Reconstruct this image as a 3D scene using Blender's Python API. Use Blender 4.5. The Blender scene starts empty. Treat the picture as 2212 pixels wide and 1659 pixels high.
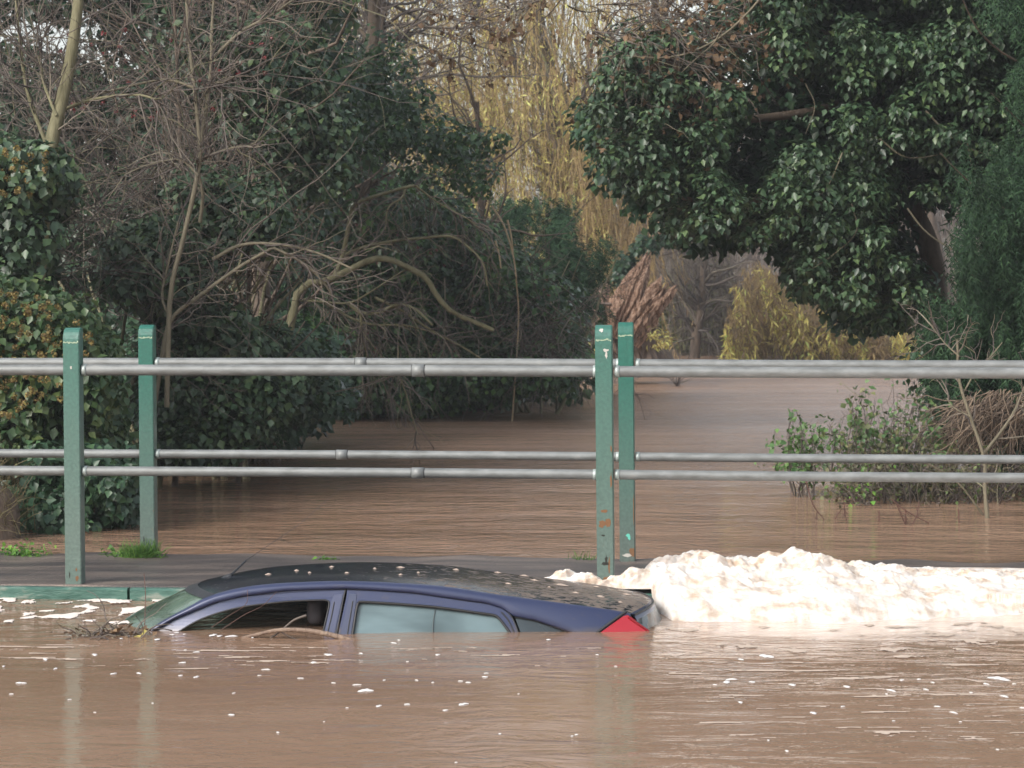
import bpy, bmesh, math, random
import numpy as np
from mathutils import Vector, noise, geometry
random.seed(7)
RNG = np.random.default_rng(7)
S = bpy.context.scene
COL = S.collection

# ------------------------------------------------------------------ camera, sky, sun, exposure
EYE, FPX, CX, CY = 1.62, 5454.0, 1106.0, 829.5         # focal length in pixels of a 2212 px wide picture
PITCH = math.atan(187.5/FPX)
cam = bpy.data.cameras.new('camera')
camo = bpy.data.objects.new('camera', cam); COL.objects.link(camo)
camo.location = (0, 0, EYE); camo.rotation_euler = (math.pi/2-PITCH, 0, 0)
cam.sensor_width = 36; cam.lens = 36*FPX/2212; cam.clip_start = .1; cam.clip_end = 3000
cam.dof.use_dof = True; cam.dof.focus_distance = 13.2; cam.dof.aperture_fstop = 10
S.camera = camo
SUN_EL, SUN_AZ = math.radians(36), math.radians(226)     # azimuth clockwise from +Y: to the left, a little behind the camera
w = bpy.data.worlds.new('World'); S.world = w; w.use_nodes = True
nt = w.node_tree; bg = nt.nodes['Background']
sky = nt.nodes.new('ShaderNodeTexSky'); sky.sky_type = 'NISHITA'; sky.sun_disc = False
sky.sun_elevation = SUN_EL; sky.sun_rotation = SUN_AZ; sky.dust_density = 3; sky.air_density = 1.2; sky.ozone_density = .6
hs = nt.nodes.new('ShaderNodeHueSaturation'); hs.inputs['Saturation'].default_value = .38
nt.links.new(sky.outputs[0], hs.inputs['Color']); nt.links.new(hs.outputs[0], bg.inputs[0])
bg.inputs[1].default_value = .15
sl = bpy.data.lights.new('sun', 'SUN'); sl.energy = 1.5; sl.angle = math.radians(25); sl.color = (1, .94, .86)
so = bpy.data.objects.new('sun', sl); COL.objects.link(so)
sd = Vector((math.sin(SUN_AZ)*math.cos(SUN_EL), math.cos(SUN_AZ)*math.cos(SUN_EL), math.sin(SUN_EL)))
so.rotation_euler = sd.to_track_quat('Z', 'Y').to_euler(); so.location = sd*50
S.view_settings.view_transform = 'Standard'; S.view_settings.look = 'None'
S.view_settings.exposure = .85; S.view_settings.gamma = 1
S.render.engine = 'CYCLES'
S.cycles.max_bounces = 6; S.cycles.diffuse_bounces = 3; S.cycles.glossy_bounces = 3; S.cycles.transmission_bounces = 4
S.cycles.transparent_max_bounces = 6; S.cycles.caustics_reflective = False; S.cycles.caustics_refractive = False
S.cycles.use_adaptive_sampling = True; S.cycles.adaptive_threshold = .02

# ------------------------------------------------------------------ helpers
cp, sp_ = math.cos(PITCH), math.sin(PITCH)
def ray(px, py):
    """world direction of a photo pixel (2212 px wide units), scaled so that y = 1"""
    px = np.asarray(px, float); py = np.asarray(py, float)
    u = (px-CX)/FPX; v = (CY-py)/FPX
    y = cp+v*sp_; z = -sp_+v*cp
    return u/y, z/y
def at(px, py, Y):
    u, z = ray(px, py); Y = np.asarray(Y, float)
    return np.stack([u*Y, Y+0*u, EYE+z*Y], -1)
def tag(o, label=None, cat=None, group=None, kind=None):
    if label: o['label'] = label
    if cat: o['category'] = cat
    if group: o['group'] = group
    if kind: o['kind'] = kind
    return o
def empty(name, loc, label, cat, group=None):
    o = bpy.data.objects.new(name, None); COL.objects.link(o); o.location = loc
    o.empty_display_size = .2
    return tag(o, label, cat, group)
def mesh(name, V, F, mat, parent=None, smooth=False, midx=None):
    V = np.asarray(V, np.float32)
    if parent is not None: V = V-np.array(parent_origin(parent), np.float32)
    me = bpy.data.meshes.new(name)
    if isinstance(F, np.ndarray):
        n, k = F.shape
        me.vertices.add(len(V)); me.vertices.foreach_set('co', V.ravel())
        me.loops.add(n*k); me.loops.foreach_set('vertex_index', F.astype(np.int32).ravel())
        me.polygons.add(n); me.polygons.foreach_set('loop_start', np.arange(0, n*k, k, dtype=np.int32))
        me.polygons.foreach_set('loop_total', np.full(n, k, np.int32))
        me.update(calc_edges=True)
    else:
        me.from_pydata([tuple(map(float, v)) for v in V], [], [tuple(int(i) for i in f) for f in F])
    me.validate()
    if smooth: me.polygons.foreach_set('use_smooth', np.ones(len(me.polygons), bool))
    for m in (mat if isinstance(mat, (list, tuple)) else [mat]): me.materials.append(m)
    if midx is not None: me.polygons.foreach_set('material_index', np.asarray(midx, np.int32))
    me.update()
    o = bpy.data.objects.new(name, me); COL.objects.link(o)
    if parent is not None: o.parent = parent
    return o
def parent_origin(p):
    v = Vector(p.location)
    while p.parent: p = p.parent; v = v+Vector(p.location)
    return v
def join(parts):
    Vs, Fs, b = [], [], 0
    for V, F in parts:
        Vs.append(np.asarray(V)); Fs.append(np.asarray(F)+b); b += len(V)
    return np.concatenate(Vs), np.concatenate(Fs)
def unit(a): return a/np.maximum(np.linalg.norm(a, axis=-1, keepdims=True), 1e-9)
def tubes(P, R, sides=3):
    """P (N,K,3) paths, R (N,K) radii -> quads"""
    P = np.asarray(P, float); N, K, _ = P.shape
    T = unit(np.gradient(P, axis=1))
    ref = unit(RNG.normal(size=(N, 1, 3))); ref = np.broadcast_to(ref, P.shape)
    A = unit(np.cross(T, ref)); B = np.cross(T, A)
    ang = np.arange(sides)*2*math.pi/sides
    R = np.broadcast_to(np.asarray(R, float), (N, K))
    V = P[:, :, None]+R[:, :, None, None]*(A[:, :, None]*np.cos(ang)[:, None]+B[:, :, None]*np.sin(ang)[:, None])
    idx = np.arange(N*K*sides).reshape(N, K, sides)
    a = idx[:, :-1]; b = idx[:, 1:]
    F = np.stack([a, np.roll(a, -1, 2), np.roll(b, -1, 2), b], -1).reshape(-1, 4)
    return V.reshape(-1, 3), F
def catmull(P, n):
    P = np.asarray(P, float); Q = np.concatenate([[2*P[0]-P[1]], P, [2*P[-1]-P[-2]]])
    t = np.linspace(0, len(P)-1-1e-6, n); i = t.astype(int); f = (t-i)[:, None]
    a, b, c, d = Q[i], Q[i+1], Q[i+2], Q[i+3]
    return .5*(2*b+(c-a)*f+(2*a-5*b+4*c-d)*f**2+(3*b-a-3*c+d)*f**3)
def curve_tube(P, r0, r1, n=24, sides=6, smooth_path=True):
    Q = catmull(P, n) if smooth_path else np.asarray(P, float)
    return tubes(Q[None], np.linspace(r0, r1, len(Q))[None], sides)
def in_poly(poly, n):
    poly = np.asarray(poly, float); lo, hi = poly.min(0), poly.max(0); out = []
    got = 0
    while got < n:
        p = RNG.uniform(lo, hi, (max(n, 64)*2, 2)); x, y = p[:, 0], p[:, 1]; ins = np.zeros(len(p), bool)
        j = len(poly)-1
        for i in range(len(poly)):
            xi, yi = poly[i]; xj, yj = poly[j]
            if yi != yj: ins ^= ((yi > y) != (yj > y)) & (x < (xj-xi)*(y-yi)/(yj-yi)+xi)
            j = i
        out.append(p[ins]); got += ins.sum()
    return np.concatenate(out)[:n]
UP = np.array([0, 0, 1.])
def leaves(P, Nn, size, aspect=.8, fold=.18, hang=1.0, var=.5):
    """kite-shaped leaves folded along the midrib: P points, Nn normals"""
    n = len(P); Nn = unit(Nn)
    d = unit(-UP*hang+RNG.normal(size=(n, 3))*.6)
    L = unit(d-Nn*(d*Nn).sum(1, keepdims=True)); W = np.cross(L, Nn)
    s = size*(1+RNG.uniform(-var, var, (n, 1)))
    b = P; l = P+L*s*.42-W*s*aspect*.5+Nn*s*fold; r = P+L*s*.42+W*s*aspect*.5+Nn*s*fold; t = P+L*s
    V = np.stack([b, l, t, r], 1).reshape(-1, 3)
    i = np.arange(n)*4
    F = np.stack([np.stack([i, i+1, i+2], 1), np.stack([i, i+2, i+3], 1)], 1).reshape(-1, 3)
    return V, F
def clumps(C, R, per, size, aspect=.8, squash=.75, up=.5, cam_bias=.25, hang=1.0, shell=.55, zmin=.03, fold=.18):
    n = len(C); R = np.broadcast_to(R, (n,)).reshape(n, 1, 1)
    D = unit(RNG.normal(size=(n, per, 3)))
    rad = shell+(1-shell)*RNG.random((n, per, 1))**.5
    P = C[:, None]+D*R*rad*np.array([1, 1, squash])
    Nn = D*.8+RNG.normal(size=D.shape)*.45+UP*up+np.array([0, -cam_bias, 0])
    P = P.reshape(-1, 3); Nn = Nn.reshape(-1, 3)
    k = P[:, 2] > zmin
    return leaves(P[k], Nn[k], size, aspect, hang=hang, fold=fold)
def poly_clumps(poly, n, d0, d1, r, per, size, **kw):
    q = in_poly(poly, n); Y = RNG.uniform(d0, d1, n)
    C = at(q[:, 0], q[:, 1], Y)
    return clumps(C, RNG.uniform(r[0], r[1], n), per, size, **kw)
def grow(S0, D0, length, K=6, wander=.25, grav=0.0):
    """N paths of K+1 nodes"""
    P = [S0]; D = unit(D0); L = np.broadcast_to(np.asarray(length, float).reshape(-1, 1), (len(S0), 1))/K
    for _ in range(K):
        D = unit(D+RNG.normal(size=D.shape)*wander+np.array([0, 0, -grav])); P.append(P[-1]+D*L)
    return np.stack(P, 1)
def offshoots(paths, n, length, spread=.9, K=5, wander=.22, grav=0., lo=.15, up=0.):
    N, K0, _ = paths.shape
    i = RNG.integers(0, N, n); t = RNG.uniform(lo, .98, n)*(K0-1); j = t.astype(int); f = (t-j)[:, None]
    a, b = paths[i, j], paths[i, np.minimum(j+1, K0-1)]
    S0 = a+(b-a)*f; T = unit(b-a)
    D = unit(T+unit(RNG.normal(size=T.shape))*spread+UP*up)
    return grow(S0, D, length*RNG.uniform(.5, 1.2, n), K, wander, grav)
def taper(paths, r0, r1=None, var=.3):
    N, K, _ = paths.shape
    r1 = r0*.35 if r1 is None else r1
    return np.linspace(r0, r1, K)[None]*RNG.uniform(1-var, 1+var, (N, 1))

# ------------------------------------------------------------------ materials
def pmat(name, color, rough=.6, **kw):
    m = bpy.data.materials.new(name); m.use_nodes = True
    b = m.node_tree.nodes['Principled BSDF']
    b.inputs['Base Color'].default_value = (*color, 1); b.inputs['Roughness'].default_value = rough
    for k, v in kw.items(): b.inputs[k.replace('_', ' ')].default_value = v
    return m
def N(m, t, **kw):
    n = m.node_tree.nodes.new(t)
    for k, v in kw.items(): setattr(n, k, v)
    return n
def L(m, a, b): m.node_tree.links.new(a, b)
def ramp(m, fac, stops):
    r = N(m, 'ShaderNodeValToRGB'); e = r.color_ramp.elements
    while len(e) < len(stops): e.new(.5)
    for i, (p, c) in enumerate(stops):
        e[i].position = p; e[i].color = (*c, 1) if len(c) == 3 else c
    L(m, fac, r.inputs[0]); return r.outputs[0]
def coords(m, scale=(1, 1, 1), rot=(0, 0, 0)):
    g = N(m, 'ShaderNodeNewGeometry'); mp = N(m, 'ShaderNodeMapping')
    mp.inputs['Scale'].default_value = scale; mp.inputs['Rotation'].default_value = rot
    L(m, g.outputs['Position'], mp.inputs[0]); return mp.outputs[0]
def nz(m, vec, scale, detail=3, rough=.5, dist=0):
    n = N(m, 'ShaderNodeTexNoise'); n.inputs['Scale'].default_value = scale; n.inputs['Detail'].default_value = detail
    n.inputs['Roughness'].default_value = rough; n.inputs['Distortion'].default_value = dist
    L(m, vec, n.inputs['Vector']); return n.outputs[0]
def mixc(m, fac, a, b, blend='MIX'):
    x = N(m, 'ShaderNodeMix', data_type='RGBA', blend_type=blend)
    for s, i in ((fac, 0), (a, 6), (b, 7)):
        if isinstance(s, (int, float)): x.inputs[i].default_value = s
        elif isinstance(s, tuple): x.inputs[i].default_value = (*s, 1)
        else: L(m, s, x.inputs[i])
    return x.outputs[2]
def mth(m, op, a, b=0.0):
    x = N(m, 'ShaderNodeMath', operation=op)
    for s, i in ((a, 0), (b, 1)):
        if isinstance(s, (int, float)): x.inputs[i].default_value = s
        else: L(m, s, x.inputs[i])
    return x.outputs[0]
def bsdf(m): return m.node_tree.nodes['Principled BSDF']
def bump(m, h, dist, strength=1.0):
    b = N(m, 'ShaderNodeBump'); b.inputs['Distance'].default_value = dist; b.inputs['Strength'].default_value = strength
    L(m, h, b.inputs['Height']); L(m, b.outputs[0], bsdf(m).inputs['Normal'])
def leafmat(name, stops, rough=.4, trans=.25, spec=.5):
    m = pmat(name, stops[0][1], rough); g = N(m, 'ShaderNodeNewGeometry')
    c = ramp(m, g.outputs['Random Per Island'], stops)
    n = nz(m, coords(m), 1.3, 2); v = ramp(m, n, [(.3, (.65, .65, .65)), (.7, (1.3, 1.3, 1.25))])
    c = mixc(m, 1.0, c, v, 'MULTIPLY')
    L(m, c, bsdf(m).inputs['Base Color']); bsdf(m).inputs['Specular IOR Level'].default_value = spec
    if trans:
        t = N(m, 'ShaderNodeBsdfTranslucent'); L(m, c, t.inputs[0]); mx = N(m, 'ShaderNodeMixShader')
        mx.inputs[0].default_value = trans; L(m, bsdf(m).outputs[0], mx.inputs[1]); L(m, t.outputs[0], mx.inputs[2])
        L(m, mx.outputs[0], m.node_tree.nodes['Material Output'].inputs[0])
    return m
def barkmat(name, a, b, scale=9, rough=.85, stretch=(1, 1, .25)):
    m = pmat(name, a, rough); n = nz(m, coords(m, stretch), scale, 4, .65)
    L(m, ramp(m, n, [(.3, a), (.7, b)]), bsdf(m).inputs['Base Color']); bump(m, n, .02)
    return m
def twigmat(name, stops):
    m = pmat(name, stops[0][1], .8); g = N(m, 'ShaderNodeNewGeometry')
    L(m, ramp(m, g.outputs['Random Per Island'], stops), bsdf(m).inputs['Base Color']); return m

IVY = leafmat('ivy_leaf', [(0, (.016, .035, .02)), (.4, (.038, .074, .038)), (.75, (.06, .11, .054)), (1, (.095, .145, .058))], .42, .15)
IVYDK = leafmat('ivy_leaf_dark', [(0, (.02, .05, .03)), (.6, (.040, .090, .050)), (1, (.07, .135, .062))], .38)
IVYYEL = leafmat('ivy_leaf_yellowish', [(0, (.03, .07, .03)), (.6, (.055, .105, .04)), (1, (.11, .15, .05))], .4)
UMBEL = leafmat('ivy_flower', [(0, (.12, .075, .03)), (.6, (.19, .14, .05)), (1, (.26, .22, .07))], .8)
HOLLY = leafmat('holly_leaf', [(0, (.018, .05, .022)), (.6, (.04, .10, .035)), (1, (.09, .18, .05))], .28)
YEW = leafmat('yew_needle', [(0, (.02, .05, .028)), (.6, (.035, .08, .04)), (1, (.06, .12, .055))], .8, .1, .2)
CONIF = leafmat('conifer_spray', [(0, (.010, .026, .014)), (.6, (.020, .046, .024)), (1, (.038, .078, .034))], .8, .1, .2)
WILLOW = leafmat('willow_leaf', [(0, (.15, .11, .04)), (.3, (.34, .27, .09)), (.7, (.52, .46, .14)), (1, (.56, .58, .2))], .5, .35)
WILLOWBR = leafmat('willow_leaf_brown', [(0, (.15, .10, .06)), (.6, (.26, .18, .09)), (1, (.38, .28, .12))], .6, .3)
BROWNLEAF = leafmat('dry_leaf', [(0, (.09, .055, .03)), (.7, (.16, .10, .06)), (1, (.24, .16, .09))], .8, .2)
BRIGHT = leafmat('fresh_leaf', [(0, (.06, .16, .03)), (.6, (.11, .26, .04)), (1, (.2, .36, .06))], .5, .3)
TWIG = twigmat('bare_twig', [(0, (.055, .044, .04)), (.5, (.105, .085, .075)), (.85, (.165, .14, .11)), (1, (.15, .145, .08))])
TWIGRED = twigmat('reddish_twig', [(0, (.06, .03, .025)), (1, (.12, .06, .045))])
MOSSY = barkmat('mossy_bark', (.10, .094, .048), (.20, .185, .11), 14)
BARK = barkmat('brown_bark', (.06, .045, .035), (.16, .12, .09), 10)
PALEBARK = barkmat('pale_bark', (.095, .085, .058), (.18, .155, .105), 12)
STRAND = twigmat('willow_strand', [(0, (.22, .15, .07)), (.6, (.34, .25, .11)), (1, (.26, .18, .1))])
BERRY = pmat('red_berry', (.14, .015, .015), .4)

# ------------------------------------------------------------------ ground, water, footway
riv = np.array([(-80, -60), (-80, 16.8), (-8, 16.8), (-3.6, 17.3), (-2.75, 18.2), (-2.7, 26.5), (-2.5, 33.5), (-.6, 36), (.6, 40), (1.5, 47),
                (3.0, 60), (3.6, 69.5), (10, 69.5), (17, 69), (18, 60), (13, 45), (9.5, 33), (7, 27), (5.2, 22.5), (5.0, 18.6), (9, 17.2), (80, 17), (80, -60)], float)
def river_dist(x, y):
    p = np.stack([x.ravel(), y.ravel()], 1); dmin = np.full(len(p), 1e9); ins = np.zeros(len(p), bool); j = len(riv)-1
    for i in range(len(riv)):
        a, b = riv[j], riv[i]; ab = b-a; t = np.clip(((p-a)@ab)/(ab@ab), 0, 1)
        dmin = np.minimum(dmin, np.linalg.norm(p-(a+t[:, None]*ab), axis=1))
        if a[1] != b[1]: ins ^= ((b[1] > p[:, 1]) != (a[1] > p[:, 1])) & (p[:, 0] < (a[0]-b[0])*(p[:, 1]-b[1])/(a[1]-b[1])+b[0])
        j = i
    return np.where(ins, -dmin, dmin).reshape(x.shape)
gx = np.concatenate([np.linspace(-900, -70, 12), np.linspace(-60, -12, 26), np.linspace(-11, 20, 80), np.linspace(21, 60, 24), np.linspace(75, 900, 12)])
gy = np.concatenate([np.linspace(-300, -20, 8), np.linspace(-10, 15, 10), np.linspace(16, 80, 130), np.linspace(83, 160, 26), np.linspace(180, 1500, 14)])
X, Y = np.meshgrid(gx, gy); D = river_dist(X, Y)
Z = np.where(D < 0, -.15+np.maximum(D, -1.2)*.6, -.15+.35*np.minimum(D, 1.5)+.05*np.clip(D-1.5, 0, 12))
Z = Z+np.where(D > 0, .06*np.sin(X*1.7+Y)*np.cos(Y*1.3-X*.4), 0)+np.clip(Y-110, 0, 900)*.02
V = np.stack([X, Y, Z], -1).reshape(-1, 3); nyy, nxx = X.shape
idx = np.arange(nyy*nxx).reshape(nyy, nxx)
F = np.stack([idx[:-1, :-1], idx[:-1, 1:], idx[1:, 1:], idx[1:, :-1]], -1).reshape(-1, 4)
GR = pmat('bank_soil', (.06, .045, .03), .95)
n1 = nz(GR, coords(GR), 1.2, 5, .6)
L(GR, ramp(GR, n1, [(.35, (.035, .028, .018)), (.55, (.09, .065, .045)), (.7, (.07, .08, .03))]), bsdf(GR).inputs['Base Color']); bump(GR, n1, .15)
tag(mesh('ground', V, F, GR, smooth=True), kind='structure', label='low soil banks of the river under the thickets')

WM = pmat('flood_water', (.25, .16, .11), .06, IOR=1.33)
cw = coords(WM); nb = nz(WM, coords(WM, (.25, 1.0, 1)), .8, 3)
L(WM, ramp(WM, nb, [(.3, (.225, .14, .092)), (.7, (.29, .188, .13))]), bsdf(WM).inputs['Base Color'])
sep0 = N(WM, 'ShaderNodeSeparateXYZ'); L(WM, cw, sep0.inputs[0])
# thin foam and the heap's pale reflection, painted into the water colour
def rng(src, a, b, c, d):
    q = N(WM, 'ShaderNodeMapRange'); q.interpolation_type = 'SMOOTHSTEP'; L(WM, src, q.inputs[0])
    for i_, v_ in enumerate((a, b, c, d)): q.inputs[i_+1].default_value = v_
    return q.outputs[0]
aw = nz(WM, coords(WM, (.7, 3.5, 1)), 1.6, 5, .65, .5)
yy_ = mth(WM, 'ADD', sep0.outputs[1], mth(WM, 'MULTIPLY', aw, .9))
foam_refl = mth(WM, 'MULTIPLY', mth(WM, 'MULTIPLY', rng(yy_, 12.15, 12.6, 0, 1), rng(sep0.outputs[1], 13.2, 13.6, 1, 0)), rng(sep0.outputs[0], .7, 1.3, 0, 1))
L(WM, mixc(WM, mth(WM, 'MULTIPLY', foam_refl, 1.0), bsdf(WM).inputs['Base Color'].links[0].from_socket, (.62, .5, .42)), bsdf(WM).inputs['Base Color'])
a1 = nz(WM, coords(WM, (.6, 1.5, 1), (0, 0, .1)), 1.1, 3, .5, .6)       # long low swell
a2 = nz(WM, coords(WM, (1.2, 2.3, 1), (0, 0, -.2)), 2.6, 4, .6, 1.2)    # ripples across the stream
a3 = nz(WM, coords(WM, (1.0, 1.5, 1), (0, 0, .3)), 9, 3, .55, .6)                  # fine chop
sep = N(WM, 'ShaderNodeSeparateXYZ'); L(WM, cw, sep.inputs[0])
mr = N(WM, 'ShaderNodeMapRange'); L(WM, sep.outputs[1], mr.inputs[0])
mr.inputs[1].default_value = 12.5; mr.inputs[2].default_value = 16.5; mr.inputs[3].default_value = .30; mr.inputs[4].default_value = 2.3
pat = ramp(WM, nz(WM, coords(WM, (.35, .8, 1)), .7, 2), [(.35, (.45, .45, .45)), (.65, (1.3, 1.3, 1.3))])
h = mth(WM, 'ADD', mth(WM, 'MULTIPLY', a1, .030), mth(WM, 'ADD', mth(WM, 'MULTIPLY', a2, .026), mth(WM, 'MULTIPLY', a3, .0045)))
h = mth(WM, 'MULTIPLY', mth(WM, 'MULTIPLY', h, mr.outputs[0]), pat)
bump(WM, h, 1.0)
L(WM, rng(sep0.outputs[1], 14.5, 32, .04, .26), bsdf(WM).inputs['Roughness'])
wv = []; wx = np.concatenate([[-900, -300, -60], np.linspace(-20, 25, 91), [70, 300, 900]]); wy = np.concatenate([[-300, -50, 0], np.linspace(5, 40, 141), [80, 200, 1500]])
X, Y = np.meshgrid(wx, wy)
DIP = [(-.95, 11.95, .32, .17, -.014), (-1.6, 12.0, .3, .2, .012), (.2, 11.9, .9, .2, .006)]   # water piling and dipping along the car
Z = sum(a*np.exp(-((X-cx)/sx)**2-((Y-cy)/sy)**2) for cx, cy, sx, sy, a in DIP)
idx = np.arange(X.size).reshape(X.shape)
F = np.stack([idx[:-1, :-1], idx[:-1, 1:], idx[1:, 1:], idx[1:, :-1]], -1).reshape(-1, 4)
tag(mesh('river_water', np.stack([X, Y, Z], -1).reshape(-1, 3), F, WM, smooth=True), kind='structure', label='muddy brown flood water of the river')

PHI = math.atan(.098); E = np.array([math.cos(PHI), -math.sin(PHI), 0]); NB = np.array([math.sin(PHI), math.cos(PHI), 0])
N0 = np.array([-2.371, 13.6, .07]); F0 = np.array([-2.187, 15.1, .07]); SP = 2.88
def slab(a, b, back, z0, z1, bev=.008, wob=0):
    """box along the bridge from s=a..b, t=back[0]..back[1]"""
    n = max(2, int((b-a)/.06)) if wob else 2
    s = np.linspace(a, b, n); V = []
    for k, q in enumerate(s):
        w1 = wob*noise.noise(Vector((q*3, 1, 2))) if wob else 0; w2 = wob*noise.noise(Vector((q*2.3, 5, 2))) if wob else 0
        for t, z in ((back[0], z0), (back[0], z1-bev), (back[0]+bev, z1), (back[1]-bev+w1, z1+w2*.5), (back[1]+w1, z1-bev), (back[1]+w1, z0)):
            V.append(N0*[1, 1, 0]+E*q+NB*t+UP*z)
    F = [(k*6+i, k*6+(i+1) % 6, k*6+6+(i+1) % 6, k*6+6+i) for k in range(n-1) for i in range(6)]
    F += [tuple(range(5, -1, -1)), tuple((n-1)*6+i for i in range(6))]
    return V, F
AS = pmat('wet_asphalt', (.07, .06, .055), .45)
ca = coords(AS, (.6, 3, 1)); q1 = nz(AS, ca, 1.6, 4, .6); q2 = nz(AS, coords(AS), 90, 2)
c = ramp(AS, q1, [(.3, (.04, .036, .038)), (.5, (.085, .07, .064)), (.68, (.17, .135, .115))])
c = mixc(AS, 1.0, c, ramp(AS, q2, [(.3, (.6, .6, .6)), (.7, (1.35, 1.35, 1.35))]), 'MULTIPLY')
L(AS, c, bsdf(AS).inputs['Base Color']); bump(AS, q2, .004)
V, F = slab(-9, 12, (-.045, 1.66), -.6, .07, .012, .04)
tag(mesh('footway', V, F, AS), kind='structure', label='wet dark asphalt footway between the two railings')

def green_mat(name, top, low, z0, z1):
    m = pmat(name, top, .38); c = coords(m); n = nz(m, c, 5, 5, .6); n2 = nz(m, c, 60, 2)
    sp = N(m, 'ShaderNodeSeparateXYZ'); L(m, c, sp.inputs[0])
    r = N(m, 'ShaderNodeMapRange'); L(m, mth(m, 'ADD', sp.outputs[2], mth(m, 'MULTIPLY', n, .35)), r.inputs[0])
    r.inputs[1].default_value = z0; r.inputs[2].default_value = z1
    col = mixc(m, r.outputs[0], low, top)
    mask = ramp(m, nz(m, coords(m, (1, 1, .6)), 16, 5, .7), [(.66, (0, 0, 0)), (.70, (1, 1, 1))])
    rr = N(m, 'ShaderNodeMapRange'); L(m, sp.outputs[2], rr.inputs[0]); rr.inputs[1].default_value = .15; rr.inputs[2].default_value = .75; rr.inputs[3].default_value = 1; rr.inputs[4].default_value = 0
    col = mixc(m, mth(m, 'MULTIPLY', mask, rr.outputs[0]), col, (.13, .085, .05))
    col = mixc(m, 1.0, col, ramp(m, n2, [(.3, (.85, .85, .85)), (.7, (1.12, 1.12, 1.12))]), 'MULTIPLY')
    L(m, col, bsdf(m).inputs['Base Color']); bump(m, n2, .0012)
    r2 = ramp(m, n, [(.3, (.3, .3, .3)), (.7, (.6, .6, .6))]); L(m, r2, bsdf(m).inputs['Roughness'])
    return m
GRN = green_mat('weathered_green_paint', (.028, .125, .098), (.09, .135, .118), .5, 1.7)
GRNF = green_mat('green_paint', (.012, .105, .078), (.09, .12, .108), .25, 1.35)
KG = pmat('kerb_green_paint', (.03, .10, .08), .5)
kn = nz(KG, coords(KG, (1, 1, 3)), 7, 5, .65)
L(KG, ramp(KG, kn, [(.35, (.02, .075, .058)), (.55, (.045, .12, .095)), (.66, (.17, .2, .17))]), bsdf(KG).inputs['Base Color']); bump(KG, kn, .01)
BLACK = pmat('black_rubber', (.012, .012, .013), .5)
V, F = slab(-9, -2.2-.004+2.53, (-.115, -.048), -.5, .064, .01, .006)
tag(mesh('kerb', V, F, KG), kind='structure', label='green painted kerb edging the footway')
V, F = slab(-2.2+2.54, 12, (-.115, -.048), -.5, .064, .01, .006)
k2 = mesh('kerb', V, F, KG); tag(k2, kind='structure', label='worn grey-green kerb edging the footway')

# ------------------------------------------------------------------ railings
GAL = pmat('galvanised_steel', (.3, .3, .31), .5, Metallic=.25)
gn = nz(GAL, coords(GAL, (.4, 1, 1)), 22, 4, .6)
L(GAL, ramp(GAL, gn, [(.3, (.135, .142, .14)), (.6, (.20, .213, .215)), (.8, (.27, .275, .265))]), bsdf(GAL).inputs['Base Color'])
L(GAL, ramp(GAL, gn, [(.3, (.42, .42, .42)), (.7, (.6, .6, .6))]), bsdf(GAL).inputs['Roughness'])
CHIP = pmat('bare_chip', (.45, .43, .4), .7); RUST = pmat('rust', (.17, .085, .04), .9); TEAL = pmat('teal_touch_up', (.12, .5, .4), .5); DIRT = pmat('black_scuff', (.02, .022, .018), .8)
CREAM = pmat('worn_paint_edge', (.3, .38, .27), .6)
def post(root, base, lean, mat, w=.09, dep=.085, H=1.385, chips=()):
    bm = bmesh.new(); prof = [(0, -.25), (0, H-.075)]+[(.055*(1-math.cos(a)), H-.075+.075*math.sin(a)) for a in np.linspace(.2, math.pi/2, 6)]+[(dep, H), (dep, -.25)]
    vs = [bm.verts.new((-w/2, y, z)) for y, z in prof]; f = bm.faces.new(vs)
    r = bmesh.ops.extrude_face_region(bm, geom=[f]); bmesh.ops.translate(bm, vec=(w, 0, 0), verts=[v for v in r['geom'] if isinstance(v, bmesh.types.BMVert)])
    bmesh.ops.recalc_face_normals(bm, faces=bm.faces)
    bmesh.ops.bevel(bm, geom=[e for e in bm.edges if abs(e.verts[0].co.x-e.verts[1].co.x) < 1e-5], offset=.004, segments=2, affect='EDGES', clamp_overlap=True)
    mats = [mat, CHIP, RUST, TEAL, DIRT, CREAM]
    # worn line where the front face starts to bend back, and chips: thin flakes on the front face
    def flake(cx, cz, rx, rz, mi, seed, n=13):
        rs = random.Random(seed); vs = []
        for k in range(n):
            a = 2*math.pi*k/n; q = rs.uniform(.55, 1.1); z = cz+rz*q*math.sin(a); x = max(-w/2+.004, min(w/2-.004, cx+rx*q*math.cos(a)))
            over = max(0, z-(H-.075)); y = -.0012+.055*(1-math.sqrt(max(0, 1-(over/.075)**2)))
            vs.append(bm.verts.new((x, y, z)))
        fc = bm.faces.new(vs); fc.material_index = mi
        if fc.normal.y > 0: fc.normal_flip()
    rs = random.Random(str(base[0]))
    for k in range(9): flake(-w/2+.006+k*(w-.012)/8, H-.078+rs.uniform(-.004, .004), .008, rs.uniform(.003, .007), 5, k+11)
    for cx, cz, rx, rz, mi, sd_ in chips: flake(cx, cz, rx, rz, mi, sd_)
    for v in bm.verts:
        x, y, z = v.co; x += lean*(z/H-.0)*-1
        v.co = Vector(base)-parent_origin(root)+Vector(E*x)+Vector(NB*y)+Vector((0, 0, z))
    me = bpy.data.meshes.new('post'); bm.to_mesh(me); bm.free()
    for m in mats: me.materials.append(m)
    o = bpy.data.objects.new('post', me); COL.objects.link(o); o.parent = root; return o
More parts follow.
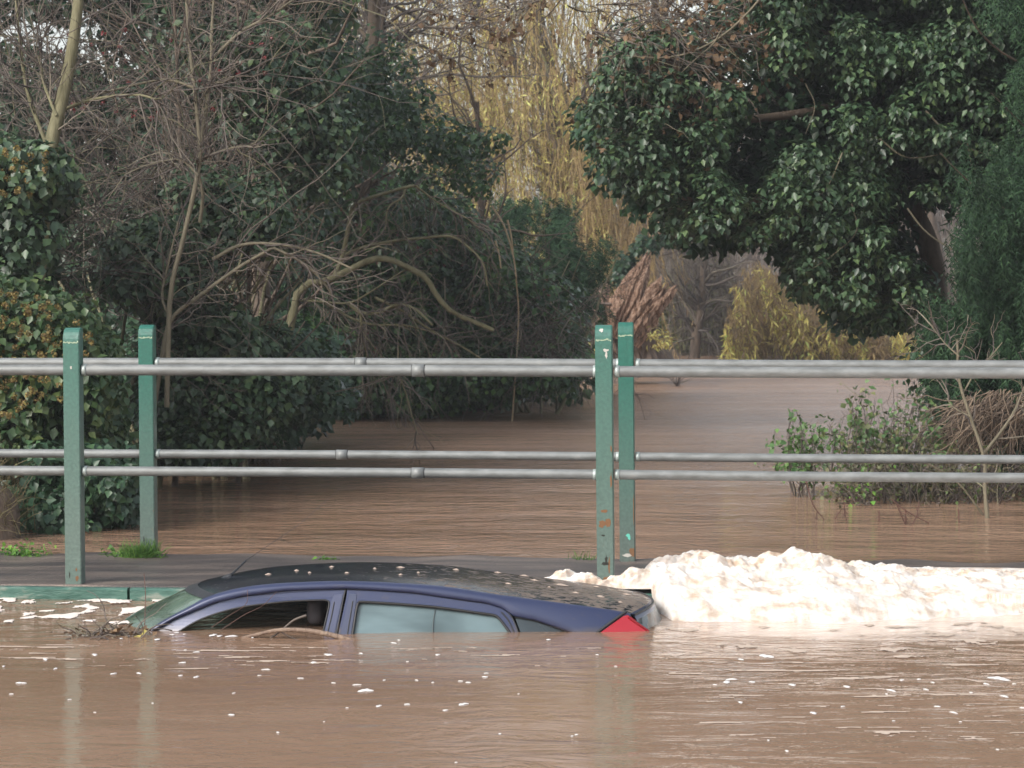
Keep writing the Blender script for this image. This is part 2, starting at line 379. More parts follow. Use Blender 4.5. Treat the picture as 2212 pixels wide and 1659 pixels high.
def rail(root, name, A, B, r, z, sleeve=None, sag=0.0, collar=()):
    n = 40; t = np.linspace(0, 1, n)[:, None]; P = A+(B-A)*t; P[:, 2] = z+sag*np.sin(t[:, 0]*math.pi)
    V, F = tubes(P[None], np.full((1, n), r), 20)
    o = mesh(name, V, F, GAL, root, smooth=True)
    for c in collar:
        q = np.array([c-.012, c-.0119, c+.012, c+.0121]); d_ = unit((B-A)[None])[0]
        PP = A+d_*q[:, None]; PP[:, 2] = z
        V, F = tubes(PP[None], np.array([[r, r+.003, r+.003, r]]), 16); mesh('collar', V, F, GALB, o, smooth=False)
    if sleeve is not None:
        d_ = unit((B-A)[None])[0]
        q = np.array([-.036, -.0359, -.033, -.0329, .0329, .033, .0359, .036])+sleeve
        PP = A+d_*q[:, None]; PP[:, 2] = z+sag*.8
        V, F = tubes(PP[None], np.array([[r, r+.002, r+.002, r+.004, r+.004, r+.002, r+.002, r]]), 20)
        mi = np.zeros(len(F)); K = 20
        mi[:3*K] = 1; mi[4*K:] = 1
        mesh('sleeve', V, F, [GAL, BLACK], o, midx=mi)
    return o
GALB = pmat('bright_galvanised', (.34, .39, .38), .4, Metallic=.3)
def railing(origin, label, mat, px_sleeves, chips, dH):
    root = empty('railing', tuple(origin), label, 'railing', 'railings along the footway')
    for k in range(-2, 5):
        post(root, origin+E*SP*k, {0: .006, 1: .014}.get(k, .004), mat, chips=chips.get(k, ()), H=1.385+(.018 if k == 1 else 0))
    for z, r, name, sl in ((1.23-.003, .0295, 'top_rail', px_sleeves[0]), (.68, .026, 'lower_rail', px_sleeves[1])):
        for k in range(-2, 4):
            A = origin*[1, 1, 0]+E*(SP*k+.044)+NB*.045; B = origin*[1, 1, 0]+E*(SP*(k+1)-.044)+NB*.045
            s = None
            if k == 0:
                Y = origin[1]-.098*1.2; x = (sl-CX)/FPX*Y; s = (x-A[0])/E[0]
            rail(root, name, A, B, r, z, s, -.003 if k % 2 else .002, collar=((.014,), (.014, SP-.102), (.014, SP-.102))[min(max(k+1, 0), 2)] if k in (-1, 0, 1) else ())
    return root
near = railing(N0, 'nearer railing with two weathered green posts in front of the footway', GRN, (904, 903),
    {1: [(-.012, 1.375, .012, .012, 1, 1), (.012, 1.27, .016, .010, 1, 2), (.014, 1.247, .008, .022, 1, 3), (.0, .42, .022, .012, 2, 4), (-.015, .35, .022, .02, 2, 5), (.015, .36, .016, .03, 2, 6),
         (.0, .14, .03, .012, 4, 7), (.005, .16, .008, .03, 4, 8), (-.01, .29, .012, .006, 4, 18), (.034, .58, .006, .05, 2, 9), (.036, .75, .005, .02, 2, 10), (.01, .06, .03, .02, 2, 12), (-.02, .03, .012, .03, 3, 13), (.02, .13, .006, .05, 2, 14)],
     0: [(.0, 1.17, .006, .012, 1, 21), (.018, .08, .006, .012, 2, 22), (.02, .03, .01, .02, 2, 23), (-.02, .05, .004, .02, 4, 24)]}, 0)
far = railing(F0, 'farther railing with two darker green posts at the back of the footway', GRNF, (779, 737),
    {1: [(.004, .15, .015, .012, 3, 31), (.012, .14, .01, .018, 3, 32), (.03, .05, .02, .03, 2, 33), (.0, .03, .03, .012, 1, 34), (.04, .3, .004, .1, 2, 35)],
     0: [(-.02, .1, .004, .02, 4, 41)]}, 0)

# ------------------------------------------------------------------ the drowned car
def yside(px): return 12.14+.09*(np.abs(np.asarray(px, float)-850)/550)**4
KT = .42
def side(px, py, off=0.0):
    """photo pixel on the leaning near flank of the car; off = metres outward"""
    px = np.asarray(px, float); py = np.asarray(py, float); u, z = ray(px, py); y0 = yside(px)
    t = (y0+KT*EYE)/(1-KT*z)
    P = np.stack([u*t, t, EYE+z*t], -1); P[..., 1] -= off; return P
YM = 12.76
Rp = [(210, 1436), (250, 1410), (307, 1371), (352, 1341), (406, 1312), (445, 1291), (496, 1275), (571, 1263), (676, 1257), (760, 1256), (859, 1260), (964, 1268), (1069, 1284), (1174, 1298), (1279, 1312), (1335, 1320.5), (1362, 1326)]
R = catmull(Rp, 90)
NR = side(R[:, 0], R[:, 1])
kk = np.interp(R[:, 0], [0, 600, 800, 1362], [.028, .022, .014, .004])
FR = NR.copy(); FR[:, 1] = 2*YM-NR[:, 1]; FR[:, 2] -= kk
bulge = np.interp(R[:, 0], [0, 300, 480, 650, 900, 1150, 1362], [-.25, -.21, -.13, -.05, 0, .03, .12])
crown = np.interp(R[:, 0], [0, 445, 600, 1100, 1362], [.0, .006, .016, .016, .012])
M = 17; v = np.linspace(0, 1, M)
W = NR[:, None]*(1-v)[None, :, None]+FR[:, None]*v[None, :, None]
W[..., 0] += bulge[:, None]*(1-(2*v-1)**2)**1.0; W[..., 2] += crown[:, None]*(1-(2*v-1)**4)
car = empty('car', (-.7, 12.76, -.9), 'dark blue hatchback sunk to its windows in the flood water beside the footway', 'car')
def grid_faces(n, m, flip=False):
    i = np.arange(n*m).reshape(n, m); F = np.stack([i[:-1, :-1], i[1:, :-1], i[1:, 1:], i[:-1, 1:]], -1).reshape(-1, 4)
    return F[:, ::-1].copy() if flip else F
PAINT = pmat('dark_blue_metallic', (.035, .045, .15), .32, Metallic=.2, Coat_Weight=.3, Coat_Roughness=.22)
pn = nz(PAINT, coords(PAINT, (1, 1, 2)), 9, 5, .7); g2 = N(PAINT, 'ShaderNodeNewGeometry')
dm = ramp(PAINT, pn, [(.55, (0, 0, 0)), (.75, (.5, .5, .5))])
sz_ = N(PAINT, 'ShaderNodeSeparateXYZ'); L(PAINT, coords(PAINT), sz_.inputs[0])
tl_ = N(PAINT, 'ShaderNodeMapRange'); L(PAINT, mth(PAINT, 'ADD', sz_.outputs[2], mth(PAINT, 'MULTIPLY', pn, -.05)), tl_.inputs[0]); tl_.inputs[1].default_value = -.02; tl_.inputs[2].default_value = .008; tl_.inputs[3].default_value = .75; tl_.inputs[4].default_value = 0
dm = mth(PAINT, 'MAXIMUM', dm, tl_.outputs[0])
L(PAINT, mixc(PAINT, dm, (.027, .037, .090), (.075, .068, .075)), bsdf(PAINT).inputs['Base Color'])
ROOFM = pmat('roof_reflection_and_silt', (.02, .025, .05), .2)
cr = coords(ROOFM, (1, 1.6, 1)); s1 = nz(ROOFM, cr, 17, 4, .6, .5); s2 = nz(ROOFM, cr, 60, 3, .7)
sx = N(ROOFM, 'ShaderNodeSeparateXYZ'); L(ROOFM, coords(ROOFM), sx.inputs[0])
mr = N(ROOFM, 'ShaderNodeMapRange'); L(ROOFM, sx.outputs[0], mr.inputs[0]); mr.inputs[1].default_value = -.9; mr.inputs[2].default_value = .35; mr.inputs[3].default_value = -.05; mr.inputs[4].default_value = .13
f1 = ramp(ROOFM, mth(ROOFM, 'ADD', mth(ROOFM, 'ADD', mth(ROOFM, 'MULTIPLY', s1, .75), mth(ROOFM, 'MULTIPLY', s2, .25)), mr.outputs[0]), [(.585, (0, 0, 0)), (.625, (1, 1, 1))])
tree_refl = ramp(ROOFM, nz(ROOFM, coords(ROOFM), 5, 4, .7), [(.3, (.008, .011, .02)), (.7, (.022, .026, .036))])  # same blue paint, its colour darkened for the trees it reflects
L(ROOFM, mixc(ROOFM, f1, tree_refl, (.16, .125, .10)), bsdf(ROOFM).inputs['Base Color'])
L(ROOFM, mixc(ROOFM, f1, (.17, .17, .17), (.7, .7, .7)), bsdf(ROOFM).inputs['Roughness']); bump(ROOFM, f1, .002)
DARKPL = pmat('dark_plastic', (.02, .022, .026), .5)
CABIN = pmat('cabin_cloth', (.02, .019, .02), .9)
SEATM = pmat('seat_cloth', (.055, .052, .06), .9)
def glass(name, tint, fog, rough=.04):
    m = pmat(name, tint, rough, IOR=1.5)
    b = bsdf(m); tr = N(m, 'ShaderNodeBsdfTransparent'); tr.inputs[0].default_value = (.45, .55, .5, 1)
    mx = N(m, 'ShaderNodeMixShader'); n = nz(m, coords(m, (1, 1, 3)), 2.2, 3, .5, .3)
    fac = ramp(m, n, [(.3, (fog*.75,)*3), (.7, (min(1, fog*1.15),)*3)])
    L(m, fac, mx.inputs[0]); L(m, tr.outputs[0], mx.inputs[1]); L(m, b.outputs[0], mx.inputs[2])
    L(m, ramp(m, n, [(.35, tuple(.8*q for q in tint)), (.65, tuple(1.25*q for q in tint))]), b.inputs['Base Color'])
    L(m, mx.outputs[0], m.node_tree.nodes['Material Output'].inputs[0]); return m
GLR = glass('mist_and_sky_rear_glass', (.105, .155, .17), 1.0, .06)  # misting plus the sky's teal reflection, painted into the base colour
GLQ = glass('quarter_glass', (.045, .06, .07), .95, .05)
GLW = glass('windscreen_glass', (.10, .15, .12), .8, .05)
hdr = int(np.argmin(abs(R[:, 0]-462)))
body_parts = []
roofG = W[hdr:]
o = mesh('roof', roofG.reshape(-1, 3), grid_faces(*roofG.shape[:2]), ROOFM, car, smooth=True)
o['label'] = 'wet roof coloured dark for the trees it reflects, streaked with silt'
lin = roofG.copy(); lin[..., 2] -= .035; lin = lin[1:-1, 1:-1]
mesh('headlining', lin.reshape(-1, 3), grid_faces(*lin.shape[:2]), CABIN, car, smooth=True)
wsG = W[:hdr+1].copy(); wsG[..., 2] -= .004
wso = mesh('windscreen', wsG.reshape(-1, 3), grid_faces(*wsG.shape[:2]), GLW, car, smooth=True)
# dark frit band along the header of the windscreen
fr = W[hdr-3:hdr+1]+UP*.0025
mesh('frit_band', fr.reshape(-1, 3), grid_faces(*fr.shape[:2]), DARKPL, wso, smooth=True)
# inside mirror seen through the screen
V, F = curve_tube([at(433, 1283, 12.7), at(447, 1284, 12.7)], .016, .016, 4, 8, False); mesh('mirror', V, F, DARKPL, car)
# flank: loft from the roof edge to the door seam / quarter window / below the water
Bp = [(215, 1452), (262, 1412), (316, 1374), (376, 1338), (466, 1302), (526, 1288), (616, 1276.5), (745, 1272), (800, 1274.5), (894, 1281), (999, 1296), (1050, 1303), (1085, 1314), (1109, 1331), (1156, 1340), (1198, 1354), (1230, 1366), (1260, 1385), (1290, 1400), (1335, 1420), (1362, 1440)]
bx = [p[0] for p in Bp]; by = [p[1] for p in Bp]
st = np.linspace(215, 1362, 140); ry = np.interp(st, R[:, 0], R[:, 1]); byy = np.interp(st, bx, by)
sec = []
for q, bl, off in ((-.12, 0, -.02), (0, 0, .0), (.06, 0, .010), (.18, 0, .018), (.4, 0, .022), (.7, 0, .018), (.9, 0, .012), (1.0, 0, .004), (1.01, 0, -.02)):
    P = side(st, ry+(byy-ry)*max(q, 0), off)
    if q < 0: P = side(st, ry, 0)+np.array([0, .03, .001])
    if q == 0: P[:, 2] += .001
    sec.append(P)
FL = np.stack(sec, 1)
flank = mesh('body', FL.reshape(-1, 3), grid_faces(*FL.shape[:2], True), PAINT, car, smooth=True)
FLm = FL.copy(); FLm[..., 1] = 2*YM-FLm[..., 1]; FLm[..., 2] -= np.interp(st, R[:, 0], kk)[:, None]
mesh('far_flank', FLm.reshape(-1, 3), grid_faces(*FLm.shape[:2]), PAINT, car, smooth=True)
def dense(poly, step=12, closed=True):
    out = []; n = len(poly)
    for i in range(n if closed else n-1):
        a, b = np.array(poly[i], float), np.array(poly[(i+1) % n], float); k = max(1, int(np.linalg.norm(b-a)/step))
        out += [a+(b-a)*t/k for t in range(k)]
    if not closed: out.append(np.array(poly[-1], float))
    return out
def plate(name, outline, mat, off=0., thick=.02, holes=(), parent=car, mirror=False, step=12):
    loops = [dense(outline, step)]+[dense(h_, step) for h_ in holes]
    tri = geometry.tessellate_polygon([[Vector((p[0], p[1], 0)) for p in l] for l in loops])
    allp = np.array([p for l in loops for p in l]); nP = len(allp)
    A = side(allp[:, 0], allp[:, 1], off); B = side(allp[:, 0], allp[:, 1], off-thick)
    V = np.concatenate([A, B]); F = [tuple(t) for t in tri]+[tuple(nP+i for i in t[::-1]) for t in tri]
    b = 0
    for l in loops:
        n = len(l)
        for i in range(n): F.append((b+i, b+(i+1) % n, nP+b+(i+1) % n, nP+b+i))
        b += n
    if mirror: V[:, 1] = 2*YM-V[:, 1]; V[:, 2] -= .015
    o = mesh(name, V, F, mat, parent)
    bm = bmesh.new(); bm.from_mesh(o.data); bmesh.ops.recalc_face_normals(bm, faces=bm.faces); bm.to_mesh(o.data); bm.free()
    return o
def sline(name, pts, r, mat, off, parent=car, n=60):
    q = catmull(pts, n); P = side(q[:, 0], q[:, 1], off); V, F = tubes(P[None], np.full((1, n), r), 6); return mesh(name, V, F, mat, parent, smooth=True)
seamF = [(316, 1374), (376, 1338), (466, 1302), (526, 1288), (616, 1276.5), (700, 1272.5), (744, 1272.5)]
winF = [(340, 1392), (376, 1371), (421, 1344), (466, 1326), (526, 1311), (616, 1300), (690, 1296), (705, 1297), (711, 1303), (710, 1314), (698, 1365), (684, 1420), (340, 1420)]
seamR = [(750, 1272.5), (800, 1274.5), (894, 1281), (999, 1296), (1050, 1303), (1078, 1310), (1094, 1320), (1106, 1334), (1114, 1351), (1121, 1370), (1130, 1420)]
winR = [(754, 1420), (763, 1362), (771, 1312), (775, 1303), (783, 1300), (860, 1305), (943, 1312), (1050, 1326.5), (1066, 1329), (1076, 1334), (1090, 1351), (1104, 1372), (1120, 1420)]
fd = plate('front_door', seamF+[(742, 1290), (724, 1372), (716, 1440), (300, 1440), (300, 1384)], PAINT, -.004, .03, holes=[winF])
rd = plate('rear_door', seamR+[(1134, 1440), (722, 1440), (730, 1372), (748, 1290)], PAINT, -.004, .03, holes=[winR])
plate('window', winR, GLR, -.018, .006, parent=rd)
plate('quarter_window', [(1112, 1333), (1156, 1342), (1198, 1356), (1232, 1370), (1260, 1400), (1135, 1400), (1124, 1366)], GLQ, -.012, .006)
plate('far_window', [(380, 1371), (466, 1322), (616, 1296), (760, 1292), (943, 1306), (1080, 1328), (1230, 1366), (1260, 1420), (340, 1420)], GLQ, -.012, .006, mirror=True)
sline('seal', [(376, 1371), (421, 1344), (466, 1326), (526, 1311), (616, 1300), (690, 1296.5), (707, 1298), (711, 1306), (706, 1330), (696, 1372)], .0045, BLACK, -.002, fd)
sline('seal', [(752, 1420), (763, 1362), (771, 1312), (775, 1303.5), (783, 1300.5), (860, 1305), (943, 1312), (1050, 1326.5), (1066, 1329), (1076, 1334), (1090, 1351), (1104, 1372), (1110, 1390)], .0065, BLACK, -.002, rd, 100)
sline('glass_divider', [(941, 1313), (936, 1340), (934, 1375)], .0022, pmat('divider', (.05, .07, .075), .5), -.014, rd)
sline('seal', [(1111, 1333), (1156, 1341), (1198, 1355), (1232, 1369)], .0035, BLACK, -.004)
sline('door_seam', seamF, .0035, BLACK, -.001, fd)
sline('door_seam', seamR[:-1], .0035, BLACK, -.001, rd, 100)
sline('door_gap', [(747, 1274), (742, 1292), (727, 1372), (720, 1420)], .0042, BLACK, -.002)
# satin black pillar trims either side of the door gap
plate('pillar_trim', [(715, 1300), (722, 1285), (740, 1283), (738, 1297), (721, 1372), (712, 1420), (692, 1420), (700, 1372)], pmat('pillar_trim_paint', (.045, .055, .11), .3, Coat_Weight=.4), .0005, .006, parent=fd)
plate('pillar_trim', [(752, 1297), (755, 1283), (770, 1284), (768, 1304), (759, 1362), (750, 1420), (726, 1420), (735, 1372)], pmat('rear_pillar_trim_paint', (.035, .045, .09), .3, Coat_Weight=.4), .0005, .006, parent=rd)
sline('trim_line', [(722, 1300), (715, 1335), (706, 1372)], .0025, BLACK, .003, fd)
sline('trim_line', [(762, 1298), (756, 1335), (750, 1372)], .0025, BLACK, .003, rd)
sline('trim_line', [(1083, 1322), (1098, 1340), (1111, 1368)], .0035, BLACK, -.001, rd)
# tail: lamp, dark hatch edge, sloping tailgate
RED = pmat('red_lens', (.62, .012, .03), .12, Coat_Weight=.7)
bsdf(RED).inputs['Base Color'].default_value = (.34, .006, .016, 1)
lamp_px = [(1262, 1400), (1289, 1370), (1346, 1329), (1355, 1327), (1364, 1332), (1403, 1363), (1425, 1400)]
lamp = plate('tail_lamp', lamp_px, RED, .034, .05)
sline('lamp_rim', [(1357, 1331), (1378, 1346), (1402, 1364), (1420, 1392)], .006, pmat('dark_red_lens', (.2, .005, .01), .2), .037)
plate('lamp_lower_lens', [(1276, 1392), (1296, 1372), (1330, 1371), (1375, 1369), (1404, 1368), (1418, 1392)], pmat('lower_lens', (.55, .06, .05), .15), .0365, .004, parent=lamp)
sline('lamp_edge', [(1259, 1398), (1285, 1369), (1340, 1328), (1353, 1320)], .0075, DARKPL, .026)
# tailgate: surface from the roof's rear edge down and back
e0 = W[-1].copy(); rows = [e0+UP*.002, e0+np.array([.016, 0, -.006]), e0+np.array([.03, 0, -.03])]
for dx, dz in ((.055, -.08), (.085, -.14), (.12, -.25), (.15, -.5)):
    r_ = e0+np.array([dx, 0, dz]); rows.append(r_)
TG = np.stack(rows, 0)
tg = mesh('tailgate', TG[:3].reshape(-1, 3), grid_faces(3, M), PAINT, car, smooth=True)
mesh('rear_window', TG[2:].reshape(-1, 3), grid_faces(5, M), GLQ, tg, smooth=True)
V, F = tubes(np.stack([(TG[1]), ], 0), np.full((1, M), .007), 8); mesh('spoiler', V, F, DARKPL, tg, smooth=True)
cpx = side([1352, 1403, 1425, 1362], [1330, 1362, 1420, 1420], .0); cap = np.concatenate([cpx, cpx+[0, .16, 0]])
# aerial at the front of the roof
ab = at(496, 1246, 12.78); tip = at(532, 1210, 12.95)
an = empty('aerial', tuple(np.array(ab)-np.array(car.location)), None, None); an.parent = car
V, F = tubes(np.array([[ab+[-.03, 0, -.02], ab+[0, 0, 0], ab+[.012, 0, .014]]]), np.array([[.022, .018, .006]]), 10); mesh('aerial_base', V, F, DARKPL, an, smooth=True)
V, F = tubes(np.array([[ab+[0, 0, .004], ab*.5+tip*.5, tip]]), np.array([[.006, .005, .0045]]), 8); mesh('aerial_rod', V, F, DARKPL, an, smooth=True)
V, F = tubes(np.array([[tip, (tip+at(735, 1055, 13.3))/2+[.02, 0, -.01], at(735, 1055, 13.3)]]), np.array([[.0018, .0012, .0008]]), 5); mesh('aerial_whip', V, F, DARKPL, an, smooth=True)
# seats inside
def blob(cx, cy, cz, rx, ry, rz, n=10):
    u = np.linspace(0, math.pi, n); vv = np.linspace(0, 2*math.pi, 2*n, endpoint=False); P = []
    for a in u:
        for b in vv:
            s = lambda q: math.copysign(abs(q)**.6, q)
            P.append((cx+rx*s(math.sin(a))*s(math.cos(b)), cy+ry*s(math.sin(a))*s(math.sin(b)), cz+rz*s(math.cos(a))))
    F = [(i*2*n+j, (i+1)*2*n+j, (i+1)*2*n+(j+1) % (2*n), i*2*n+(j+1) % (2*n)) for i in range(n-1) for j in range(2*n)]
    return P, F
for cy in (12.46, 13.06):
    c0 = at(684, 1340, cy)
    V, F = blob(c0[0], cy, .075, .045, .12, .07); mesh('headrest', V, F, SEATM, car, smooth=True)
    V, F = blob(c0[0]+.0, cy, -.32, .07, .21, .32); mesh('seat', V, F, SEATM, car, smooth=True)
V, F = blob(.0, 12.76, -.25, .09, .55, .27); mesh('rear_bench', V, F, SEATM, car, smooth=True)
# lower body hidden under the water: sills, bonnet, wheels
lx = np.array([-2.75, -2.6, -2.0, -1.9, -1.5, 0, .55, .85, .9]); Vb = []
for x in lx:
    zt = np.interp(x, [-2.75, -2.6, -1.9, .9], [-.55, -.4, -.22, -.2]); hw = np.interp(x, [-2.75, -2.4, .7, .9], [.5, .78, .8, .62])
    for yy, z in ((-hw*.8, zt), (-hw, zt-.08), (-hw, -.85), (hw, -.85), (hw, zt-.08), (hw*.8, zt)): Vb.append((x, 12.82+yy, z))
Fb = [(i*6+j, i*6+(j+1) % 6, i*6+6+(j+1) % 6, i*6+6+j) for i in range(len(lx)-1) for j in range(5)]+[(0, 1, 2, 3, 4, 5), tuple(48+j for j in range(5, -1, -1))]
mesh('lower_body', Vb, Fb, PAINT, car)

# ------------------------------------------------------------------ foam
FOAM = pmat('foam', (.85, .78, .70), 1.0); bsdf(FOAM).inputs['Specular IOR Level'].default_value = .15
fn = nz(FOAM, coords(FOAM, (1, 1, 1.6)), 7, 6, .65, .3)
L(FOAM, ramp(FOAM, fn, [(.34, (.50, .38, .29)), (.46, (.67, .585, .51)), (.60, (.79, .755, .72))]), bsdf(FOAM).inputs['Base Color'])
bsdf(FOAM).inputs['Subsurface Weight'].default_value = .6; bsdf(FOAM).inputs['Subsurface Radius'].default_value = (.05, .04, .035); bsdf(FOAM).inputs['Subsurface Scale'].default_value = .6
bump(FOAM, mth(FOAM, 'ADD', nz(FOAM, coords(FOAM), 55, 6, .8), mth(FOAM, 'MULTIPLY', nz(FOAM, coords(FOAM), 170, 3, .7), .35)), .012, .8)
crest = np.array([(1150, 1262), (1168, 1243), (1200, 1234), (1240, 1219), (1270, 1231), (1300, 1236), (1340, 1238), (1385, 1224), (1412, 1200), (1440, 1196), (1500, 1190), (1545, 1186), (1590, 1200), (1650, 1197), (1740, 1188), (1770, 1190), (1850, 1204), (1930, 1212), (1985, 1222), (2030, 1217), (2090, 1228), (2212, 1230), (2330, 1232), (2600, 1236)], float)
nx_, ny_ = 560, 120
cxp = np.linspace(1150, 2600, nx_)
cyp = np.interp(cxp, crest[:, 0], crest[:, 1])
foot_py = np.interp(cxp, [1150, 1400, 1412, 1440, 1700, 1950, 2212, 2600], [1290, 1318, 1336, 1341, 1346, 1337, 1326, 1322])
d_foot = EYE/(-ray(cxp, foot_py)[1]); d_foot = d_foot+np.array([.09*noise.fractal(Vector((q*.012, 3.3, 0)), 1., 2., 4) for q in cxp])
d_foot = np.where(cxp < 1405, 13.20, d_foot)
fw = np.clip((cxp-1395)/40, 0, 1); d_foot = np.where(cxp < 1435, 13.20*(1-fw)+np.minimum(d_foot, 13.2)*fw, d_foot)
d_cr = np.interp(cxp, [1150, 1235, 1375, 1430, 1500, 2212, 2600], [13.5, 13.29, 13.28, 13.6, 13.75, 13.6, 13.4]); d_bk = d_cr+np.interp(cxp, [1150, 1400, 2600], [.25, .55, .7])
zc = at(cxp, cyp, d_cr)[:, 2]; ucr = ray(cxp, cyp)[0]
G = np.zeros((nx_, ny_, 3)); t = np.linspace(0, 1, ny_)
for i in range(nx_):
    ym = np.where(t < .62, d_foot[i]+(d_cr[i]-d_foot[i])*(t/.62), d_cr[i]+(d_bk[i]-d_cr[i])*((t-.62)/.38))
    f_ = np.where(t < .62, np.sin(np.clip(t/.62, 0, 1)*math.pi/2)**.62, np.cos(np.clip((t-.62)/.38, 0, 1)*math.pi/2)**1.1)
    G[i, :, 0] = ucr[i]*(13.3+(ym-13.3)*.0)*1.0; G[i, :, 1] = ym; G[i, :, 2] = -.02+(zc[i]+.02-.02)*f_
for i in range(nx_):
    for j in range(ny_):
        p = G[i, j]; e = min(1, j/10)*min(1, (ny_-1-j)/8)*(.35+.65*min(1, max(0, (t[j]-.12)/.35)))
        q = Vector((p[0]*4.2, p[1]*4.2, p[2]*4))
        a = noise.fractal(q, .9, 2.1, 5, noise_basis='PERLIN_ORIGINAL')
        b = (noise.noise(Vector((p[0]*6, p[1]*6, p[2]*6+4)))**2+.004)**.5; b2 = abs(noise.noise(Vector((p[0]*22, p[1]*22, p[2]*22+9))))
        hf = noise.fractal(Vector((p[0]*16, p[1]*16, p[2]*16)), .6, 2.2, 3)*(.5+.8*t[j])
        amp = .5 if p[0] > 2.0 else 1.0
        G[i, j, 2] = max(G[i, j, 2]+e*(a*.045*amp+(b-.2)*.045*amp+hf*.016), (.09 if G[i, j, 1] > 13.45-.098*(p[0]+2.371) else .004*min(1, j/6)))
        G[i, j, 1] -= e*((b-.2)*.035+a*.04+hf*.014)
tag(mesh('foam_heap', G.reshape(-1, 3), grid_faces(nx_, ny_), FOAM, smooth=True), 'heap of churned creamy white foam piled against the railing beside the car', 'foam', kind='stuff')
# foam streaks: flat lacy patches where a noise field passes a threshold
def streaks(name, poly, thr, sc, label, step=.012, seed=0.0, z=.002, mat=FOAM, thick=.008, fade=None, zf=None):
    poly = np.array(poly, float); lo, hi = poly.min(0), poly.max(0)
    xs = np.arange(lo[0], hi[0], step); ys = np.arange(lo[1], hi[1], step*1.2)
    H = np.zeros((len(xs), len(ys)))
    for i, x in enumerate(xs):
        for j, y in enumerate(ys):
            H[i, j] = noise.fractal(Vector((x*sc[0]+seed, y*sc[1], seed)), .8, 2.1, 4)
    XX, YY = np.meshgrid(xs, ys, indexing='ij'); ins = np.zeros(XX.shape, bool); j = len(poly)-1
    for i in range(len(poly)):
        a, b = poly[j], poly[i]
        if a[1] != b[1]: ins ^= ((b[1] > YY) != (a[1] > YY)) & (XX < (a[0]-b[0])*(YY-b[1])/(a[1]-b[1])+b[0])
        j = i
    th = thr+(fade(XX, YY) if fade else 0)
    cell = ins & (H > th)
    idx = np.arange(XX.size).reshape(XX.shape); c = cell[:-1, :-1] & cell[1:, :-1] & cell[1:, 1:] & cell[:-1, 1:]
    F = np.stack([idx[:-1, :-1], idx[1:, :-1], idx[1:, 1:], idx[:-1, 1:]], -1)[c]
    ZZ = z+thick*np.clip((H-th)*4, 0, 1)
    if zf is not None: ZZ = ZZ+zf(XX, YY)
    V = np.stack([XX, YY, ZZ], -1).reshape(-1, 3)
    used, inv = np.unique(F, return_inverse=True)
    return tag(mesh(name, V[used], inv.reshape(-1, 4), mat, smooth=True), label, 'foam', kind='stuff')
def wp(px, py):
    Yd = EYE/(-ray(px, py)[1]); return float(ray(px, py)[0]*Yd), float(Yd)
FOAMF = pmat('thin_foam', (.72, .64, .58), .8)
streaks('foam_streaks', [wp(-60, 1290), wp(400, 1290), wp(330, 1345), wp(230, 1352), wp(-60, 1345)], .06, (8, 4.5), 'lacy white foam streaks swirling on the water below the green kerb', .008, 3.1,
        fade=lambda x, y: np.clip((13.45-y)*.25, 0, .4)+np.clip((-1.9-x)*.12, -.12, .3), mat=FOAMF, thick=.005)
TR = pmat('foam_trail', (.46, .37, .30), .8)
streaks('foam_scum', [wp(1390, 1350), wp(1800, 1350), wp(2260, 1340), wp(2260, 1420), wp(1650, 1425)], .40, (7, 7), 'broken foam streaks drifting below the foam heap', .010, 8.3, mat=TR, thick=.002)
for pl, sd_, lab in (([wp(1430, 1430), wp(2260, 1430), wp(2260, 1600), wp(1500, 1600)], 12.7, 'thin tan foam trails drawn out over the water at the lower right'), ([wp(-40, 1385), wp(1300, 1400), wp(1300, 1440), wp(-40, 1450)], 21.4, 'faint foam trails drawn out on the water in front of the car')):
    streaks('foam_trails', pl, .43, (3, 18), lab, .008, sd_, z=.0015, mat=TR, thick=.001)
# floating flecks
FM = pmat('foam_fleck', (.66, .65, .64), .8)
fl_px = [(205, 1415, 11), (98, 1425, 9), (45, 1476, 16), (245, 1456, 9), (25, 1500, 6), (150, 1512, 5), (340, 1385, 11), (400, 1405, 6), (425, 1409, 8), (395, 1432, 9), (424, 1463, 9), (300, 1455, 8), (390, 1460, 8), (460, 1376, 12), (575, 1447, 11), (650, 1466, 9), (710, 1415, 18),
    (678, 1432, 13), (720, 1476, 7), (560, 1460, 6), (505, 1498, 5), (500, 1545, 9), (770, 1480, 12), (790, 1492, 20), (818, 1526, 9), (850, 1390, 9), (862, 1384, 6), (945, 1415, 8), (995, 1472, 7), (1012, 1475, 7), (1048, 1463, 8), (1050, 1455, 6), (1000, 1522, 14), (962, 1535, 9), (880, 1522, 8),
    (600, 1583, 5), (1245, 1588, 6), (1236, 1591, 5), (1080, 1586, 5), (985, 1648, 4), (935, 1475, 6), (1185, 1385, 8), (1655, 1418, 20), (1600, 1425, 9), (1580, 1468, 14), (1570, 1474, 13), (1625, 1474, 9), (1712, 1480, 13), (1830, 1484, 12), (1925, 1492, 12), (1600, 1518, 10), (1758, 1541, 12), (1985, 1468, 8), (1948, 1470, 7), (2015, 1475, 7), (2000, 1490, 7),
    (2158, 1466, 30), (2025, 1527, 8), (2060, 1540, 9), (2130, 1478, 8), (2098, 1497, 7), (2170, 1505, 12), (2190, 1478, 6), (2155, 1620, 5), (1700, 1623, 7), (1820, 1527, 6), (1915, 1500, 5), (1660, 1600, 5), (2075, 1560, 4), (1545, 1480, 6), (1930, 1558, 5), (780, 1412, 7), (880, 1430, 5), (750, 1530, 4), (700, 1560, 4), (330, 1520, 5), (205, 1540, 4), (120, 1445, 7), (8, 1440, 6), (900, 1470, 6), (830, 1470, 5), (1120, 1500, 4), (1330, 1440, 5), (1290, 1415, 5), (2208, 1530, 8)]
rs = random.Random(5)
